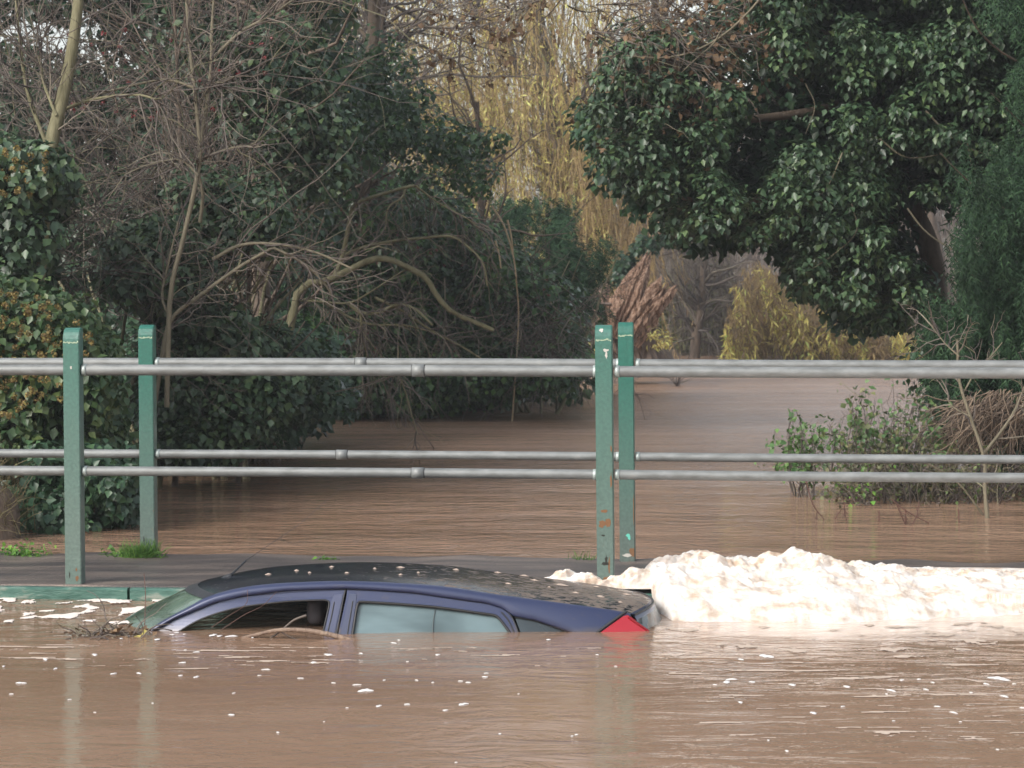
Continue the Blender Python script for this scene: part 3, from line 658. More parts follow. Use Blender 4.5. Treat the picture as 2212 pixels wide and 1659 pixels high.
def pad(px, py, r, mat=FM, name='foam_fleck'):
    x, y = wp(px, py); rx = r/FPX*y*1.0; n = 18; ry = rx*rs.uniform(.9, 2.0); ph = rs.uniform(0, 6); V = [(0, 0, .0025+rx*.03)]; F = []
    wz = sum(a*math.exp(-((x-cx)/sx)**2-((y-cy)/sy)**2) for cx, cy, sx, sy, a in DIP)
    for ring, (k, z) in enumerate(((.7, .002+rx*.03), (1.0, .0004))):
        for i in range(n):
            a = 2*math.pi*i/n; q = k*(.75+.3*math.sin(2*a+ph)+.16*math.sin(3*a+ph*3)+.16*math.sin(5*a+ph*2)); V.append((rx*q*math.cos(a), ry*q*math.sin(a), z))
    F = [(0, 1+i, 1+(i+1) % n) for i in range(n)]+[(1+i, 1+n+i, 1+n+(i+1) % n, 1+(i+1) % n) for i in range(n)]
    o = mesh(name, V, F, mat, smooth=True); o.location = (x, y, wz+.001); o.rotation_euler.z = rs.uniform(-.3, .3)
    return o
for px, py, r in fl_px:
    o = pad(px, py, r*.8)
    where = 'left of the car' if px < 300 and py < 1480 else ('in front of the foam heap' if px > 1450 else 'in front of the drowned car')
    tag(o, f'small white foam fleck floating on brown water {where}', 'foam fleck', f'foam flecks floating {where}')


# ------------------------------------------------------------------ vegetation helpers
def bundle(root, name, parts, mat):
    V, F = join(parts); return mesh(name, V, F, mat, root)
def plant(name, base, label, cat, group=None): return empty(name, base, label, cat, group)
def traced(P3, r0, r1, n=26, sides=6): return curve_tube(P3, r0, r1, n, sides)
def limb_px(px, Y0, Y1=None):
    px = np.array(px, float); Yd = np.linspace(Y0, Y0 if Y1 is None else Y1, len(px)); return at(px[:, 0], px[:, 1], Yd)
def shoots_on(paths, n1, l1, n2, l2, r1, r2, grav=.04, spread=.9, up=0., wander=.2):
    """side twigs and twiglets on paths (N,K,3)"""
    a = offshoots(paths, n1, l1, spread, 7, wander, grav, up=up); b = offshoots(a, n2, l2, .9, 5, wander, grav)
    return [tubes(a, taper(a, r1), 3), tubes(b, taper(b, r2), 3)]
def tangle(poly, n, d0, d1, length, r, dirs, grav=.03, n2=3.0, l2=.5, r2=.003, wander=.2, K=8):
    q = in_poly(poly, n); C = at(q[:, 0], q[:, 1], RNG.uniform(d0, d1, n))
    D = unit(np.array(dirs, float)[RNG.integers(0, len(dirs), n)]+RNG.normal(size=(n, 3))*.45)
    a = grow(C, D, RNG.uniform(.5, 1.3, n)*length, K, wander, grav)
    b = offshoots(a, int(n*n2), l2, .9, 5, .22, grav)
    c = offshoots(b, int(n*n2*1.3), l2*.45, .9, 3, .22, grav)
    return [tubes(a, taper(a, r), 3), tubes(b, taper(b, r2), 3), tubes(c, taper(c, r2*.7), 3)]
def cover(poly, dens, d0, d1, r, per, size, **kw):
    """clumps at dens per 100x100 px"""
    p = np.array(poly, float); x, y = p[:, 0], p[:, 1]; A = abs(np.dot(x, np.roll(y, 1))-np.dot(y, np.roll(x, 1)))/2
    gap = kw.pop('gap', None); n = max(3, int(A/1e4*dens))
    if gap is None: return poly_clumps(poly, n, d0, d1, r, per, size, **kw)
    q = in_poly(poly, int(n*2.2)); ns = np.array([noise.fractal(Vector((a*.012, b*.012, gap)), 1., 2., 2) for a, b in q]); q = q[ns > np.quantile(ns, .5)]
    n = len(q); C = at(q[:, 0], q[:, 1], RNG.uniform(d0, d1, n)); return clumps(C, RNG.uniform(r[0], r[1], n), per, size, **kw)
def waterbase(px, Y): u = float(ray(px, 600)[0]); return (u*Y, Y, -.1)

# ---- near-left ivy bush with flower heads (stands in the water behind the footway)
def ivy_bush(label, poly, d0, d1, dens, leaf, r, per, umb_poly=None, umb=0, mat=IVY, base_px=None, stems=(), umb_size=.055, up=.35, group=None):
    p = np.array(poly, float); bx_ = p[:, 0].mean() if base_px is None else base_px
    root = plant('ivy_bush', waterbase(bx_, (d0+d1)/2), label, 'ivy bush', group)
    bundle(root, 'foliage', [cover(poly, dens, d0, d1, r, per, leaf, up=up), cover(poly, dens*.6, d1, d1+.6, r, per, leaf*1.3, up=up)], mat)
    if umb:
        q = in_poly(umb_poly, umb); C = at(q[:, 0], q[:, 1], RNG.uniform(d0-.35, d0+.15, umb)); C = C[C[:, 2] > .1]
        c2 = np.repeat(C, 26, 0); D = unit(RNG.normal(size=c2.shape)); bundle(root, 'flower_heads', [leaves(c2+D*umb_size*.55*RNG.random((len(c2), 1))**.4, D, umb_size*.42, .9, hang=0)], UMBEL)
    b = np.array(waterbase(bx_, (d0+d1)/2)); top = at(p[:, 0].mean(), p[:, 1].min()+60, (d0+d1)/2)
    q = in_poly(poly, 26); C = at(q[:, 0], q[:, 1], RNG.uniform(d0+.2, d1, 26))
    st_ = np.stack([b+(C-b)*t+np.array([0, 0, .25*math.sin(t*3.1)])+RNG.normal(size=C.shape)*.03 for t in np.linspace(0, 1, 8)], 1)
    bundle(root, 'stems', [tubes(st_, taper(st_, .022), 4)], BARK)
    return root
ivy_bush('ivy bush thick with yellow-brown flower heads at the left edge, just above the footway', [(-250, 640), (0, 622), (90, 640), (150, 675), (205, 720), (225, 800), (235, 900), (215, 985), (-250, 985)], 17.6, 19.2, 26, .068, (.13, .26), 60,
         [(-60, 620), (90, 640), (190, 700), (215, 760), (150, 860), (60, 900), (-60, 920)], 150, IVYYEL, umb_size=.042)
ivy_bush('low dark ivy skirt hanging to the water behind the left green posts', [(30, 960), (235, 950), (265, 1010), (278, 1090), (262, 1128), (160, 1140), (100, 1180), (30, 1190)], 17.3, 18.6, 30, .062, (.1, .2), 55, None, 0, IVYDK)
ivy_bush('tall clump of glossy ivy in the upper left corner above the flowering bush', [(-250, 300), (0, 305), (80, 330), (130, 345), (125, 420), (80, 480), (95, 560), (60, 640), (-250, 660)], 18.6, 20, 24, .07, (.13, .26), 60, [(-20, 310), (110, 330), (100, 420), (0, 440)], 34, IVY, umb_size=.045)
# ---- reed-brown hummock at the lower left
root = plant('grass_tussock', (-3.5, 16.95, -.05), 'dead brown grass tussock at the left edge behind the footway', 'grass')
n = 900; C = np.stack([RNG.normal(-3.68, .15, n), RNG.normal(16.95, .1, n), np.abs(RNG.normal(.12, .14, n))], 1)
a = grow(C, np.stack([RNG.normal(0, .4, n), RNG.normal(-.2, .3, n), np.ones(n)], 1), .32, 5, .2, .12); bundle(root, 'blades', [tubes(a, taper(a, .004, .001), 3)], leafmat('dead_grass', [(0, (.07, .055, .03)), (1, (.16, .14, .07))], .8, 0))
V, F = blob(-3.62, 16.98, .05, .3, .16, .32); mesh('root_mass', V, F, BARK, root, smooth=True)
def tuft(label, px, py, Y, n, hgt, spread, mat=BRIGHT, name='grass_tuft', cat='grass', leafy=0):
    c = at(px, py, Y); root = empty(name, tuple(c), label, cat)
    C = c+RNG.normal(size=(n, 3))*[spread, spread*.35, .003]; C[:, 2] = c[2]-.01
    a = grow(C, np.stack([RNG.normal(0, .45, n), RNG.normal(0, .3, n), np.ones(n)], 1), hgt*RNG.uniform(.5, 1.1, n), 5, .15, .14)
    bundle(root, 'blades', [tubes(a, taper(a, .0035, .0008), 3)], mat)
    if leafy:
        P = c+RNG.normal(size=(leafy, 3))*[spread, spread*.4, hgt*.3]+UP*hgt*.35; P = P[P[:, 2] > c[2]]; bundle(root, 'leaves', [leaves(P, RNG.normal(size=P.shape)+UP, .03, .8)], mat)
    return root
tuft('bright green grass tuft at the foot of the far left green post', 303, 1206, 15.02, 420, .13, .055)
tuft('leafy green weeds on the footway edge at the far left', 48, 1204, 15.2, 60, .09, .09, leafy=160, name='weed', cat='weed')
tuft('tiny green weed at the footway edge behind the car roof', 706, 1212, 14.9, 20, .035, .03, leafy=34, name='weed', cat='weed')
tuft('sparse thin grass at the footway edge beside the right pair of posts', 1262, 1213, 14.9, 34, .085, .05)
tuft('thin weed beside the nearer left green post', 238, 1198, 15.15, 12, .05, .02, leafy=16, name='weed', cat='weed')

# ---- left thicket: evergreen masses, saplings, bare shrubs, farther back each time
def evergreen(name, label, cat, layers, mat, base, trunk=None, tr=.09, extra=None, barkm=BARK, group=None, size_kw={}):
    root = plant(name, base, label, cat, group)
    ps = []
    for poly, dens, d0, d1, r, per, leaf in layers: ps.append(cover(poly, dens, d0, d1, r, per, leaf, **size_kw))
    bundle(root, 'foliage', ps, mat)
    tp = []
    if trunk is None: trunk = [[base, np.array(base)+[.1, .1, 1.5], np.array(base)+[.0, .1, 4.5]]]
    for P in trunk: tp.append(traced(P, tr, tr*.4))
    allp = np.stack([catmull(P, 20) for P in trunk]); br = offshoots(allp, 50, 1.4, 1.0, 7, .2, 0, up=.2); tp.append(tubes(br, taper(br, tr*.25, .006), 4))
    bundle(root, 'trunk', tp, barkm)
    if extra: extra(root)
    return root
evergreen('ivy_bush', 'dark green ivy mound low behind the left posts, spilling to the waterline', 'ivy bush',
   [([(240, 760), (360, 700), (480, 700), (600, 730), (655, 790), (700, 850), (690, 900), (590, 925), (550, 960), (420, 972), (250, 1010)], 17, 23, 26.5, (.2, .38), 70, .075),
    ([(320, 800), (480, 760), (640, 780), (700, 840), (690, 890), (590, 915), (552, 950), (420, 962), (330, 965)], 40, 22.6, 24.6, (.14, .3), 65, .068),
    ([(240, 620), (420, 640), (560, 680), (700, 760), (700, 880), (560, 940), (240, 1000)], 10, 26, 28, (.3, .5), 80, .1)], IVYDK, (-3.2, 26, -.1), tr=.03, size_kw=dict(up=.7))
evergreen('ivy_bush', 'leafy green ivy bank dipping into the river just right of the second left post', 'ivy bush',
   [([(335, 830), (430, 790), (540, 780), (620, 810), (600, 870), (545, 930), (500, 965), (335, 990)], 60, 20.6, 22.0, (.14, .27), 62, .068), ([(480, 690), (580, 720), (690, 790), (690, 870), (600, 880), (500, 780)], 34, 22, 23.4, (.14, .27), 60, .068)], IVY, (-2.9, 23.4, -.1), tr=.02, size_kw=dict(up=.7))
evergreen('ivy_bush', 'broad ivy clump behind the two left green posts with bright upper leaves', 'ivy bush',
   [([(235, 540), (290, 495), (350, 480), (420, 500), (450, 560), (440, 610), (400, 640), (300, 650), (240, 600)], 30, 20.3, 21.8, (.14, .28), 60, .068),
    ([(330, 640), (430, 640), (520, 690), (560, 760), (500, 800), (360, 760)], 28, 20.6, 22.2, (.14, .28), 60, .068)], IVY, (-2.9, 21.6, -.1), tr=.03)
evergreen('ivy_bush', 'mid-height ivy clump with small yellowish buds left of the arching mossy tree', 'ivy bush',
   [([(385, 400), (450, 380), (530, 400), (600, 430), (625, 490), (600, 520), (520, 520), (430, 500)], 34, 20.8, 22, (.13, .26), 60, .066)], IVY, (-2.4, 22, -.1), tr=.03)
evergreen('ivy_tree', 'ivy-covered tree in the upper left with dark dense leaves', 'tree',
   [([(380, 60), (470, 40), (640, 60), (700, 170), (690, 260), (600, 300), (500, 260), (440, 180)], 20, 21.8, 23.6, (.14, .28), 55, .068),
    ([(500, 190), (720, 230), (760, 330), (740, 400), (640, 420), (560, 380)], 22, 22, 24, (.14, .28), 55, .066),
    ([(300, -600), (900, -600), (760, -60), (640, 30), (500, -20), (330, -40)], 3, 26, 29, (.4, .7), 90, .12)], IVY, (-2.4, 25, -.1),
   [[(-2.4, 25, -.1), (-2.5, 25.2, 2), (-2.3, 25.2, 4.2), (-2.1, 25.4, 7)]], .12)
evergreen('ivy_tree', 'shadowy ivy-clad tree behind the bare tangle at the far upper left', 'tree',
   [([(-250, 130), (60, 120), (80, 150), (170, 130), (200, 50), (260, -30), (700, -40), (700, 500), (500, 700), (-250, 700)], 9, 27, 30, (.3, .55), 80, .1),
    ([(-250, -600), (420, -600), (380, -20), (200, 0), (60, -10), (-250, 60)], 5, 27, 30, (.35, .6), 80, .12)], IVYDK, (-4.2, 28.6, -.1))
evergreen('holly_tree', 'dark holly with fresh green tips reaching in front of the yellow willow', 'tree',
   [([(640, 60), (760, 40), (820, 90), (900, 130), (880, 180), (930, 240), (1000, 270), (1070, 300), (1060, 330), (980, 330), (900, 350), (820, 330), (740, 380), (660, 330), (640, 200)], 14, 31, 34, (.2, .36), 60, .08),
    ([(860, 340), (960, 360), (1040, 350), (1090, 390), (1060, 420), (960, 410), (880, 400)], 12, 31, 33, (.15, .3), 55, .07),
    ([(560, 150), (700, 240), (800, 420), (960, 440), (1000, 560), (700, 620), (560, 500)], 10, 34, 36, (.35, .6), 80, .11),
    ([(560, -600), (900, -600), (850, -100), (700, -40)], 2.5, 33, 36, (.5, .8), 80, .14)], HOLLY, (-2.2, 34.5, -.1),
   [[(-2.2, 34.5, -.1), (-2.1, 34.5, 2.4), (-1.9, 34.6, 5), (-1.7, 34.5, 9)]], .16)
evergreen('evergreen_bush', 'long dark evergreen bank overhanging the river in the middle distance', 'bush',
   [([(640, 480), (760, 470), (900, 440), (1010, 470), (1100, 560), (1190, 630), (1215, 700), (1230, 790), (1220, 820), (1100, 830), (1060, 860), (900, 880), (690, 895), (620, 860)], 13, 33.5, 36.5, (.3, .5), 75, .09),
    ([(660, 790), (900, 770), (1100, 790), (1240, 790), (1230, 825), (1100, 835), (1060, 862), (900, 880), (690, 892)], 40, 32.6, 34.6, (.16, .34), 60, .08),
    ([(560, 420), (900, 400), (1080, 520), (1235, 690), (1245, 815), (1060, 840), (560, 900)], 8, 37, 40, (.5, .8), 90, .14)], HOLLY, (-1.4, 36.6, -.1), tr=.03)
evergreen('evergreen_bush', 'small bright-leaved bush at the waterline beyond the middle of the railing', 'bush',
   [([(1000, 840), (1050, 815), (1100, 850), (1090, 884), (1010, 886)], 50, 35.4, 36.2, (.12, .2), 60, .06), ([(820, 820), (900, 815), (960, 850), (950, 890), (830, 890)], 30, 33.6, 34.4, (.12, .22), 55, .06)], HOLLY, (-.5, 36, -.1))
def yew_spray(polys, n, d0, d1, length, size, drop=.25):
    ps = []
    for poly, dens in polys:
        p = np.array(poly, float); x, y = p[:, 0], p[:, 1]; A = abs(np.dot(x, np.roll(y, 1))-np.dot(y, np.roll(x, 1)))/2
        m = int(A/1e4*dens); q = in_poly(poly, m*2); ns = np.array([noise.fractal(Vector((a_*.014, b_*.02, 4.4)), 1., 2., 2) for a_, b_ in q]); q = q[ns > np.quantile(ns, .5)][:m]; m = len(q); C = at(q[:, 0], q[:, 1], RNG.uniform(d0, d1, m))
        D = unit(RNG.normal(size=C.shape)*[1, .8, .35]+np.array([0, -.35, .1])); a = grow(C-D*length*.5, D, length, 6, .12, drop)
        b = offshoots(a, m*20, length*.36, .8, 5, .12, drop*.5, lo=.05)
        K = b.shape[1]
        for k in range(1, K):
            Pk = b[:, k]; T = unit(b[:, k]-b[:, k-1]); W_ = unit(np.cross(T, RNG.normal(size=T.shape)*.4+UP))
            for sg in (-1, 1):
                tip_ = Pk+(W_*sg*.7+T*.9)*size*RNG.uniform(.6, 1.3, (len(Pk), 1)); s2 = T*size*.2
                n0 = len(Pk); V = np.stack([Pk-s2, tip_, Pk+s2], 1).reshape(-1, 3); F = np.arange(3*n0).reshape(-1, 3); ps.append((V, F))
    V, F = join(ps); k = V[F].min(1)[:, 2] > .02; return V, F[k]
root = plant('yew_tree', (.9, 41, -.1), 'soft feathery dark yew behind the tangled branches left of the broken trunk', 'tree')
V, F = yew_spray([([(1030, 450), (1120, 410), (1210, 420), (1300, 500), (1330, 560), (1310, 600), (1230, 640), (1200, 720), (1080, 700), (1010, 560)], 30)], 0, 38, 41, .8, .075)
mesh('foliage', V, F, YEW, root); bundle(root, 'trunk', [traced([(.9, 41, -.1), (.8, 41, 1.5), (.7, 41, 2.8)], .12, .04)], BARK)

# bare twiggy shrubs: purple-brown tangles
LD = [(-.5, -.1, .8), (.6, -.2, .5), (-.8, -.1, .2), (.8, 0, .1), (.3, -.3, -.4), (.1, 0, 1)]
def bare_shrub(label, base, specs, mat=TWIG, name='bare_shrub', stems=None, r=.03, cat='shrub', berries=None):
    root = plant(name, base, label, cat); ps = []
    for sp in specs: ps += tangle(*sp[0], **sp[1])
    bundle(root, 'twigs', ps, mat)
    b = np.array(base); m = 9; C = b+RNG.normal(size=(m, 3))*[.25, .2, 0]; a = grow(C, RNG.normal(size=(m, 3))*.35+UP, 2.6, 9, .12, 0.02)
    bundle(root, 'stems', [tubes(a, taper(a, r, .008), 5)], MOSSY)
    if berries:
        q = in_poly(berries[0], berries[1]); C = at(q[:, 0], q[:, 1], RNG.uniform(*berries[2], len(q))); D = unit(RNG.normal(size=(len(q)*14, 3)))
        bundle(root, 'berry_sprays', [leaves(np.repeat(C, 14, 0)+D*.012, D, .02, 1.0)], BERRY)
    return root
bare_shrub('dense tangle of bare purple-brown twigs filling the upper left', (-3.4, 21.4, -.1), [
    (([(-200, -250), (700, -250), (640, 60), (560, 330), (600, 560), (320, 720), (60, 640), (-200, 330)], 330, 20.0, 23.4, 1.5, .0062, LD), dict(n2=3.2, l2=.6, r2=.003)),
    (([(100, 330), (420, 360), (400, 700), (230, 900), (120, 700)], 90, 20, 22, 1.1, .006, LD), dict(n2=4, l2=.5, r2=.003))], berries=([(100, 60), (600, 60), (560, 300), (100, 260)], 40, (20.2, 22)))
bare_shrub('arching bare thorn scrub behind the ivy at the upper left', (-4.3, 26.2, -.1), [
    (([(-250, -500), (760, -500), (600, 150), (560, 480), (60, 560), (-250, 300)], 170, 24.5, 28, 2.2, .009, LD), dict(n2=3.5, l2=.9, r2=.0045))])
bare_shrub('grey leafless brush between the mossy arching tree and the broken trunk', (.2, 35.4, -.1), [
    (([(640, 380), (860, 330), (1000, 430), (1160, 560), (1230, 640), (1240, 800), (1100, 800), (640, 740)], 100, 32.6, 35.6, 1.5, .008, [(.8, -.1, .2), (-.6, 0, .5), (.3, -.2, -.7), (.5, 0, .7)]), dict(n2=3.6, l2=.7, r2=.0045)),
    (([(1120, 620), (1240, 650), (1250, 770), (1180, 800), (1080, 760)], 80, 32.6, 34, .9, .009, [(.6, -.1, -.6), (-.6, 0, -.4)]), dict(n2=4, l2=.5, r2=.005))], berries=([(640, 420), (1200, 600), (1190, 780), (640, 780)], 60, (32.8, 34)))
bare_shrub('reddish twigs and seed heads low between the two left posts and the river', (-2.9, 22.6, -.1), [
    (([(330, 880), (480, 870), (560, 900), (540, 960), (380, 960)], 40, 21.6, 23, .7, .006, [(.8, -.1, .1), (.5, -.2, .5)]), dict(n2=3, l2=.3, r2=.004)),
    ], TWIG)

# traced pale sapling trees
def sapling(label, Y, limbs, r, mat, twn, name='young_tree', cat='tree', tl=.8, grav=.02):
    b = limbs[0][0]; root = plant(name, waterbase(b[0], Y), label, cat); ps = []; paths = []
    for i, lp in enumerate(limbs):
        P = limb_px(lp, Y+(i % 3-1)*.12, Y+((i+1) % 3-1)*.12); rr = r[i] if isinstance(r, (list, tuple)) else r*(1 if i == 0 else .6)
        ps.append(traced(P, rr, rr*.55, 24)); paths.append(catmull(P, 24))
    bundle(root, 'trunk', ps, mat)
    paths = np.stack(paths); bundle(root, 'twigs', shoots_on(paths, twn, tl, twn*3, tl*.45, .007, .0035, grav), TWIG)
    return root
sapling('pale mossy pole-like young tree leaning right at the upper left', 19.4, [[(60, 900), (85, 560), (108, 330), (128, 240), (150, 140), (165, 40), (176, -80), (190, -400)], [(108, 330), (60, 200), (40, 60), (30, -80)], [(128, 240), (200, 215), (290, 205), (340, 215)], [(122, 250), (95, 180), (85, 120)]], [.062, .018, .015, .015], MOSSY, 90)
sapling('slender forked sapling rising through the ivy left of centre', 19.7, [[(360, 880), (368, 640), (395, 520), (428, 370), (430, 300), (420, 190), (408, 80), (400, -60)], [(428, 370), (436, 300), (455, 160), (458, 60), (470, -100)], [(432, 480), (438, 420), (428, 370), (436, 345), (500, 320), (560, 315)],
   [(428, 380), (400, 350), (370, 345), (320, 360)], [(420, 190), (375, 175), (330, 175), (210, 205), (140, 235)], [(432, 230), (450, 190), (480, 175)], [(455, 130), (520, 70), (590, 30), (660, -20)]], [.022, .02, .016, .012, .013, .01, .014], PALEBARK, 120)
sapling('thin pale branch rising diagonally behind the second left post', 19.9, [[(330, 900), (350, 770), (370, 690), (430, 640), (520, 575), (590, 535)], [(370, 690), (350, 640), (366, 560), (385, 480)], [(460, 560), (520, 530), (590, 527), (680, 545), (760, 580)], [(590, 535), (640, 560), (690, 600), (720, 640)]], [.022, .013, .016, .012], PALEBARK, 60, tl=.6)
sapling('mossy old thorn tree with arching interlaced limbs at centre left', 24, [
   [(600, 900), (640, 640), (690, 612), (722, 600), (751, 585), (802, 561), (843, 561), (883, 579), (920, 600), (942, 636), (975, 673), (1030, 698), (1066, 713)],
   [(722, 600), (740, 552), (755, 478), (762, 449), (788, 431), (876, 405), (898, 401)],
   [(740, 552), (788, 533), (846, 521), (905, 515), (975, 511), (1015, 537), (1044, 570), (1053, 618)],
   [(610, 760), (632, 660), (678, 651), (751, 655), (795, 634), (846, 601), (883, 579)],
   [(622, 730), (645, 652), (700, 655), (758, 687), (810, 702), (868, 702), (931, 717), (993, 746), (1040, 775)],
   [(751, 655), (780, 676), (817, 675), (861, 658), (898, 669), (934, 702)],
   [(780, 676), (782, 720), (793, 770)], [(810, 643), (865, 669), (920, 706), (980, 740)], [(876, 405), (868, 427), (839, 449), (832, 497)],
   [(898, 401), (950, 440), (1020, 480), (1080, 540)], [(860, 740), (862, 800), (880, 860), (902, 940)], [(700, 480), (640, 440), (600, 445), (560, 470)]],
   [.04, .026, .018, .013, .015, .021, .017, .017, .014, .009, .009, .011], MOSSY, 190, name='thorn_tree', tl=.6, grav=.12)
sapling('hanging bare green-grey sprig dangling in front of the evergreen bank', 31.5, [[(800, 640), (820, 740), (830, 830), (846, 860), (880, 900), (905, 945)], [(820, 740), (800, 800), (790, 850)], [(960, 600), (962, 680), (958, 760), (950, 800)]], [.012, .009, .01], PALEBARK, 50, name='hanging_branch', cat='branch', tl=.4, grav=.2)
# straw-coloured dead stalk
root = plant('dead_stalk', waterbase(1105, 33), 'pale straw-coloured dead stalks against the dark yew', 'stalk'); ps = []
for lp in ([(1062, 445), (1085, 480), (1100, 520), (1110, 560), (1115, 600)], [(1096, 475), (1104, 510), (1108, 545)], [(1070, 520), (1078, 550), (1082, 580)]): ps.append(traced(limb_px(lp, 32.4), .014, .01, 12, 5))
ps.append(traced([at(1115, 600, 32.4), at(1120, 700, 32.8), waterbase(1105, 33)], .01, .012, 10, 5))
bundle(root, 'stems', ps, pmat('straw', (.42, .32, .2), .8))

# ---- tall brown trunk with scattered leaves behind the holly
root = plant('tree', waterbase(800, 42), 'thick brown tree trunk rising behind the holly at the top centre left', 'tree')
P = limb_px([(770, 880), (795, 500), (800, 300), (808, 150), (815, 0), (822, -300), (830, -700)], 42); bundle(root, 'trunk', [traced(P, .2, .13, 26, 9)], BARK)
tw = offshoots(catmull(P, 30)[None], 160, 2.6, 1.1, 8, .16, .02, lo=.4); t2 = offshoots(tw, 1200, .9, .9, 5, .2, .03); bundle(root, 'branches', [tubes(tw, taper(tw, .03, .008), 4), tubes(t2, taper(t2, .009), 3)], TWIG)

# ---- weeping willows: hanging strands with narrow leaves
def willow(root, mats, poly, n, d0, d1, Lm, leafn, lsz=.13, sway=(.1, 0), strand_r=.009, curl=.12, clumped=6):
    q = in_poly(poly, n); 
    if clumped:                                     # strands gather into curtains
        g = in_poly(poly, max(4, n//clumped)); q = q+(g[np.argmin(((q[:, None]-g[None])**2).sum(-1), 1)]-q)*.55*RNG.random((n, 1))
    C = at(q[:, 0], q[:, 1], RNG.uniform(d0, d1, n)); D = np.array([sway[0], 0, -1.])+RNG.normal(size=(n, 3))*[curl*1.3, curl, .1]
    ln = Lm*RNG.uniform(.5, 1.3, n); ln = np.minimum(ln, np.maximum(C[:, 2]*1.0-.05, .3))
    a = grow(C, D, ln, 7, .07, .05); a[..., 2] = np.maximum(a[..., 2], .02)
    i = np.repeat(np.arange(n), leafn); t = RNG.random(n*leafn)*6.99; j = t.astype(int); f = (t-j)[:, None]
    P = a[i, j]*(1-f)+a[i, np.minimum(j+1, 7)]*f
    lv = leaves(P, RNG.normal(size=P.shape)+np.array([0, -.6, .2]), lsz, .2, hang=1.6, fold=.04)
    return tubes(a, taper(a, strand_r, strand_r*.4), 3), lv
root = plant('willow_tree', (3.4, 57, -.1), 'golden weeping willow filling the gap at the top centre, its strands hanging down', 'tree')
ps, lv = [], []
for poly, n, d0, d1, Lm, k in (([(840, -80), (1400, -80), (1400, 120), (1300, 430), (1150, 300), (860, 260), (680, 130), (660, -80)], 1150, 52, 60, 2.4, 14),
                          ([(900, 120), (1250, 120), (1330, 400), (1360, 560), (1270, 640), (1100, 460), (900, 420)], 620, 50, 56, 1.9, 14),
                          ([(1230, 180), (1420, 300), (1420, 640), (1330, 640), (1240, 400)], 330, 50, 54, 2.2, 10),
                          ([(500, -700), (1700, -700), (1500, 0), (600, 0)], 800, 54, 62, 5, 14)):
    s_, l_ = willow(root, None, poly, n, d0, d1, Lm, k); ps.append(s_); lv.append(l_)
bundle(root, 'strands', ps, STRAND); bundle(root, 'foliage', lv[:2]+lv[3:], WILLOW); bundle(root, 'brown_foliage', lv[2:3], WILLOWBR)
tr_ = [[(3.4, 57, -.1), at(1300, 560, 57), at(1250, 380, 57), at(1200, 250, 57.5), at(1160, 60, 58), at(1120, -300, 58)], [at(1250, 380, 57), at(1340, 200, 56), at(1420, 60, 56), at(1500, -200, 56)], [at(1200, 250, 57.5), at(1060, 80, 57), at(960, -100, 57)], [at(1300, 560, 57), at(1230, 430, 55), at(1215, 330, 54), at(1240, 240, 54)]]
bundle(root, 'trunk', [traced(p, r_, r_*.4, 22, 8) for p, r_ in zip(tr_, (.42, .2, .18, .16))], BARK)
br = offshoots(np.stack([catmull(p, 22) for p in tr_]), 160, 3, .9, 8, .15, 0, up=.3); b2 = offshoots(br, 900, 1.1, .9, 5, .2, .02); bundle(root, 'branches', [tubes(br, taper(br, .04, .012), 4), tubes(b2, taper(b2, .012), 3)], TWIG)
# right willow: yellow-green curtains trailing to the far water
root = plant('willow_tree', (11.5, 66, -.1), 'yellow-green willow curtain trailing into the far water right of the broken trunk', 'tree')
ps, lv = [], []
edge = [(1575, 700), (1590, 620), (1625, 560), (1660, 590), (1690, 640), (1740, 640), (1790, 660), (1850, 690), (1940, 705), (1960, 730)]
for k in range(17):
    t = k/16; e = np.interp(t*(len(edge)-1), range(len(edge)), [p[0] for p in edge]), np.interp(t*(len(edge)-1), range(len(edge)), [p[1] for p in edge])
    poly = [(e[0]-16, e[1]-10), (e[0]+22, e[1]-6), (e[0]+34, e[1]+60), (e[0]+2, e[1]+70)]
    s_, l_ = willow(root, None, poly, 62, 62, 66, 2.6, 13, .2, sway=(.5 if k > 3 else .2, 0), curl=.07, clumped=0); ps.append(s_); lv.append(l_)
s_, l_ = willow(root, None, [(1600, 640), (1700, 640), (1940, 710), (1960, 740), (1585, 740)], 480, 63, 68, 2.0, 12, .14, sway=(.3, 0), clumped=0); ps.append(s_); lv.append(l_)
bundle(root, 'strands', ps, STRAND); bundle(root, 'foliage', lv[0::2], leafmat('willow_leaf_green', [(0, (.24, .17, .06)), (.4, (.58, .48, .13)), (.8, (.78, .70, .22)), (1, (.42, .56, .14))], .5, .35)); bundle(root, 'brown_foliage', lv[1::2], WILLOWBR)
tp = [[(11.5, 66, -.1), (11.2, 66, 2), (10.6, 66, 4.4), (9, 66, 6)], [(10.9, 66, 3), (8.8, 65.5, 3.9), (6.9, 65, 3.5)], [(8.8, 65.5, 3.9), (8.4, 65, 3.2), (8.8, 64.6, 2.4)], [(10.9, 66, 3.0), (10, 65, 2.4), (10.4, 64.8, 1.6)]]
bundle(root, 'trunk', [traced(p, r_, r_*.4, 18, 7) for p, r_ in zip(tp, (.3, .1, .05, .05))], BARK)

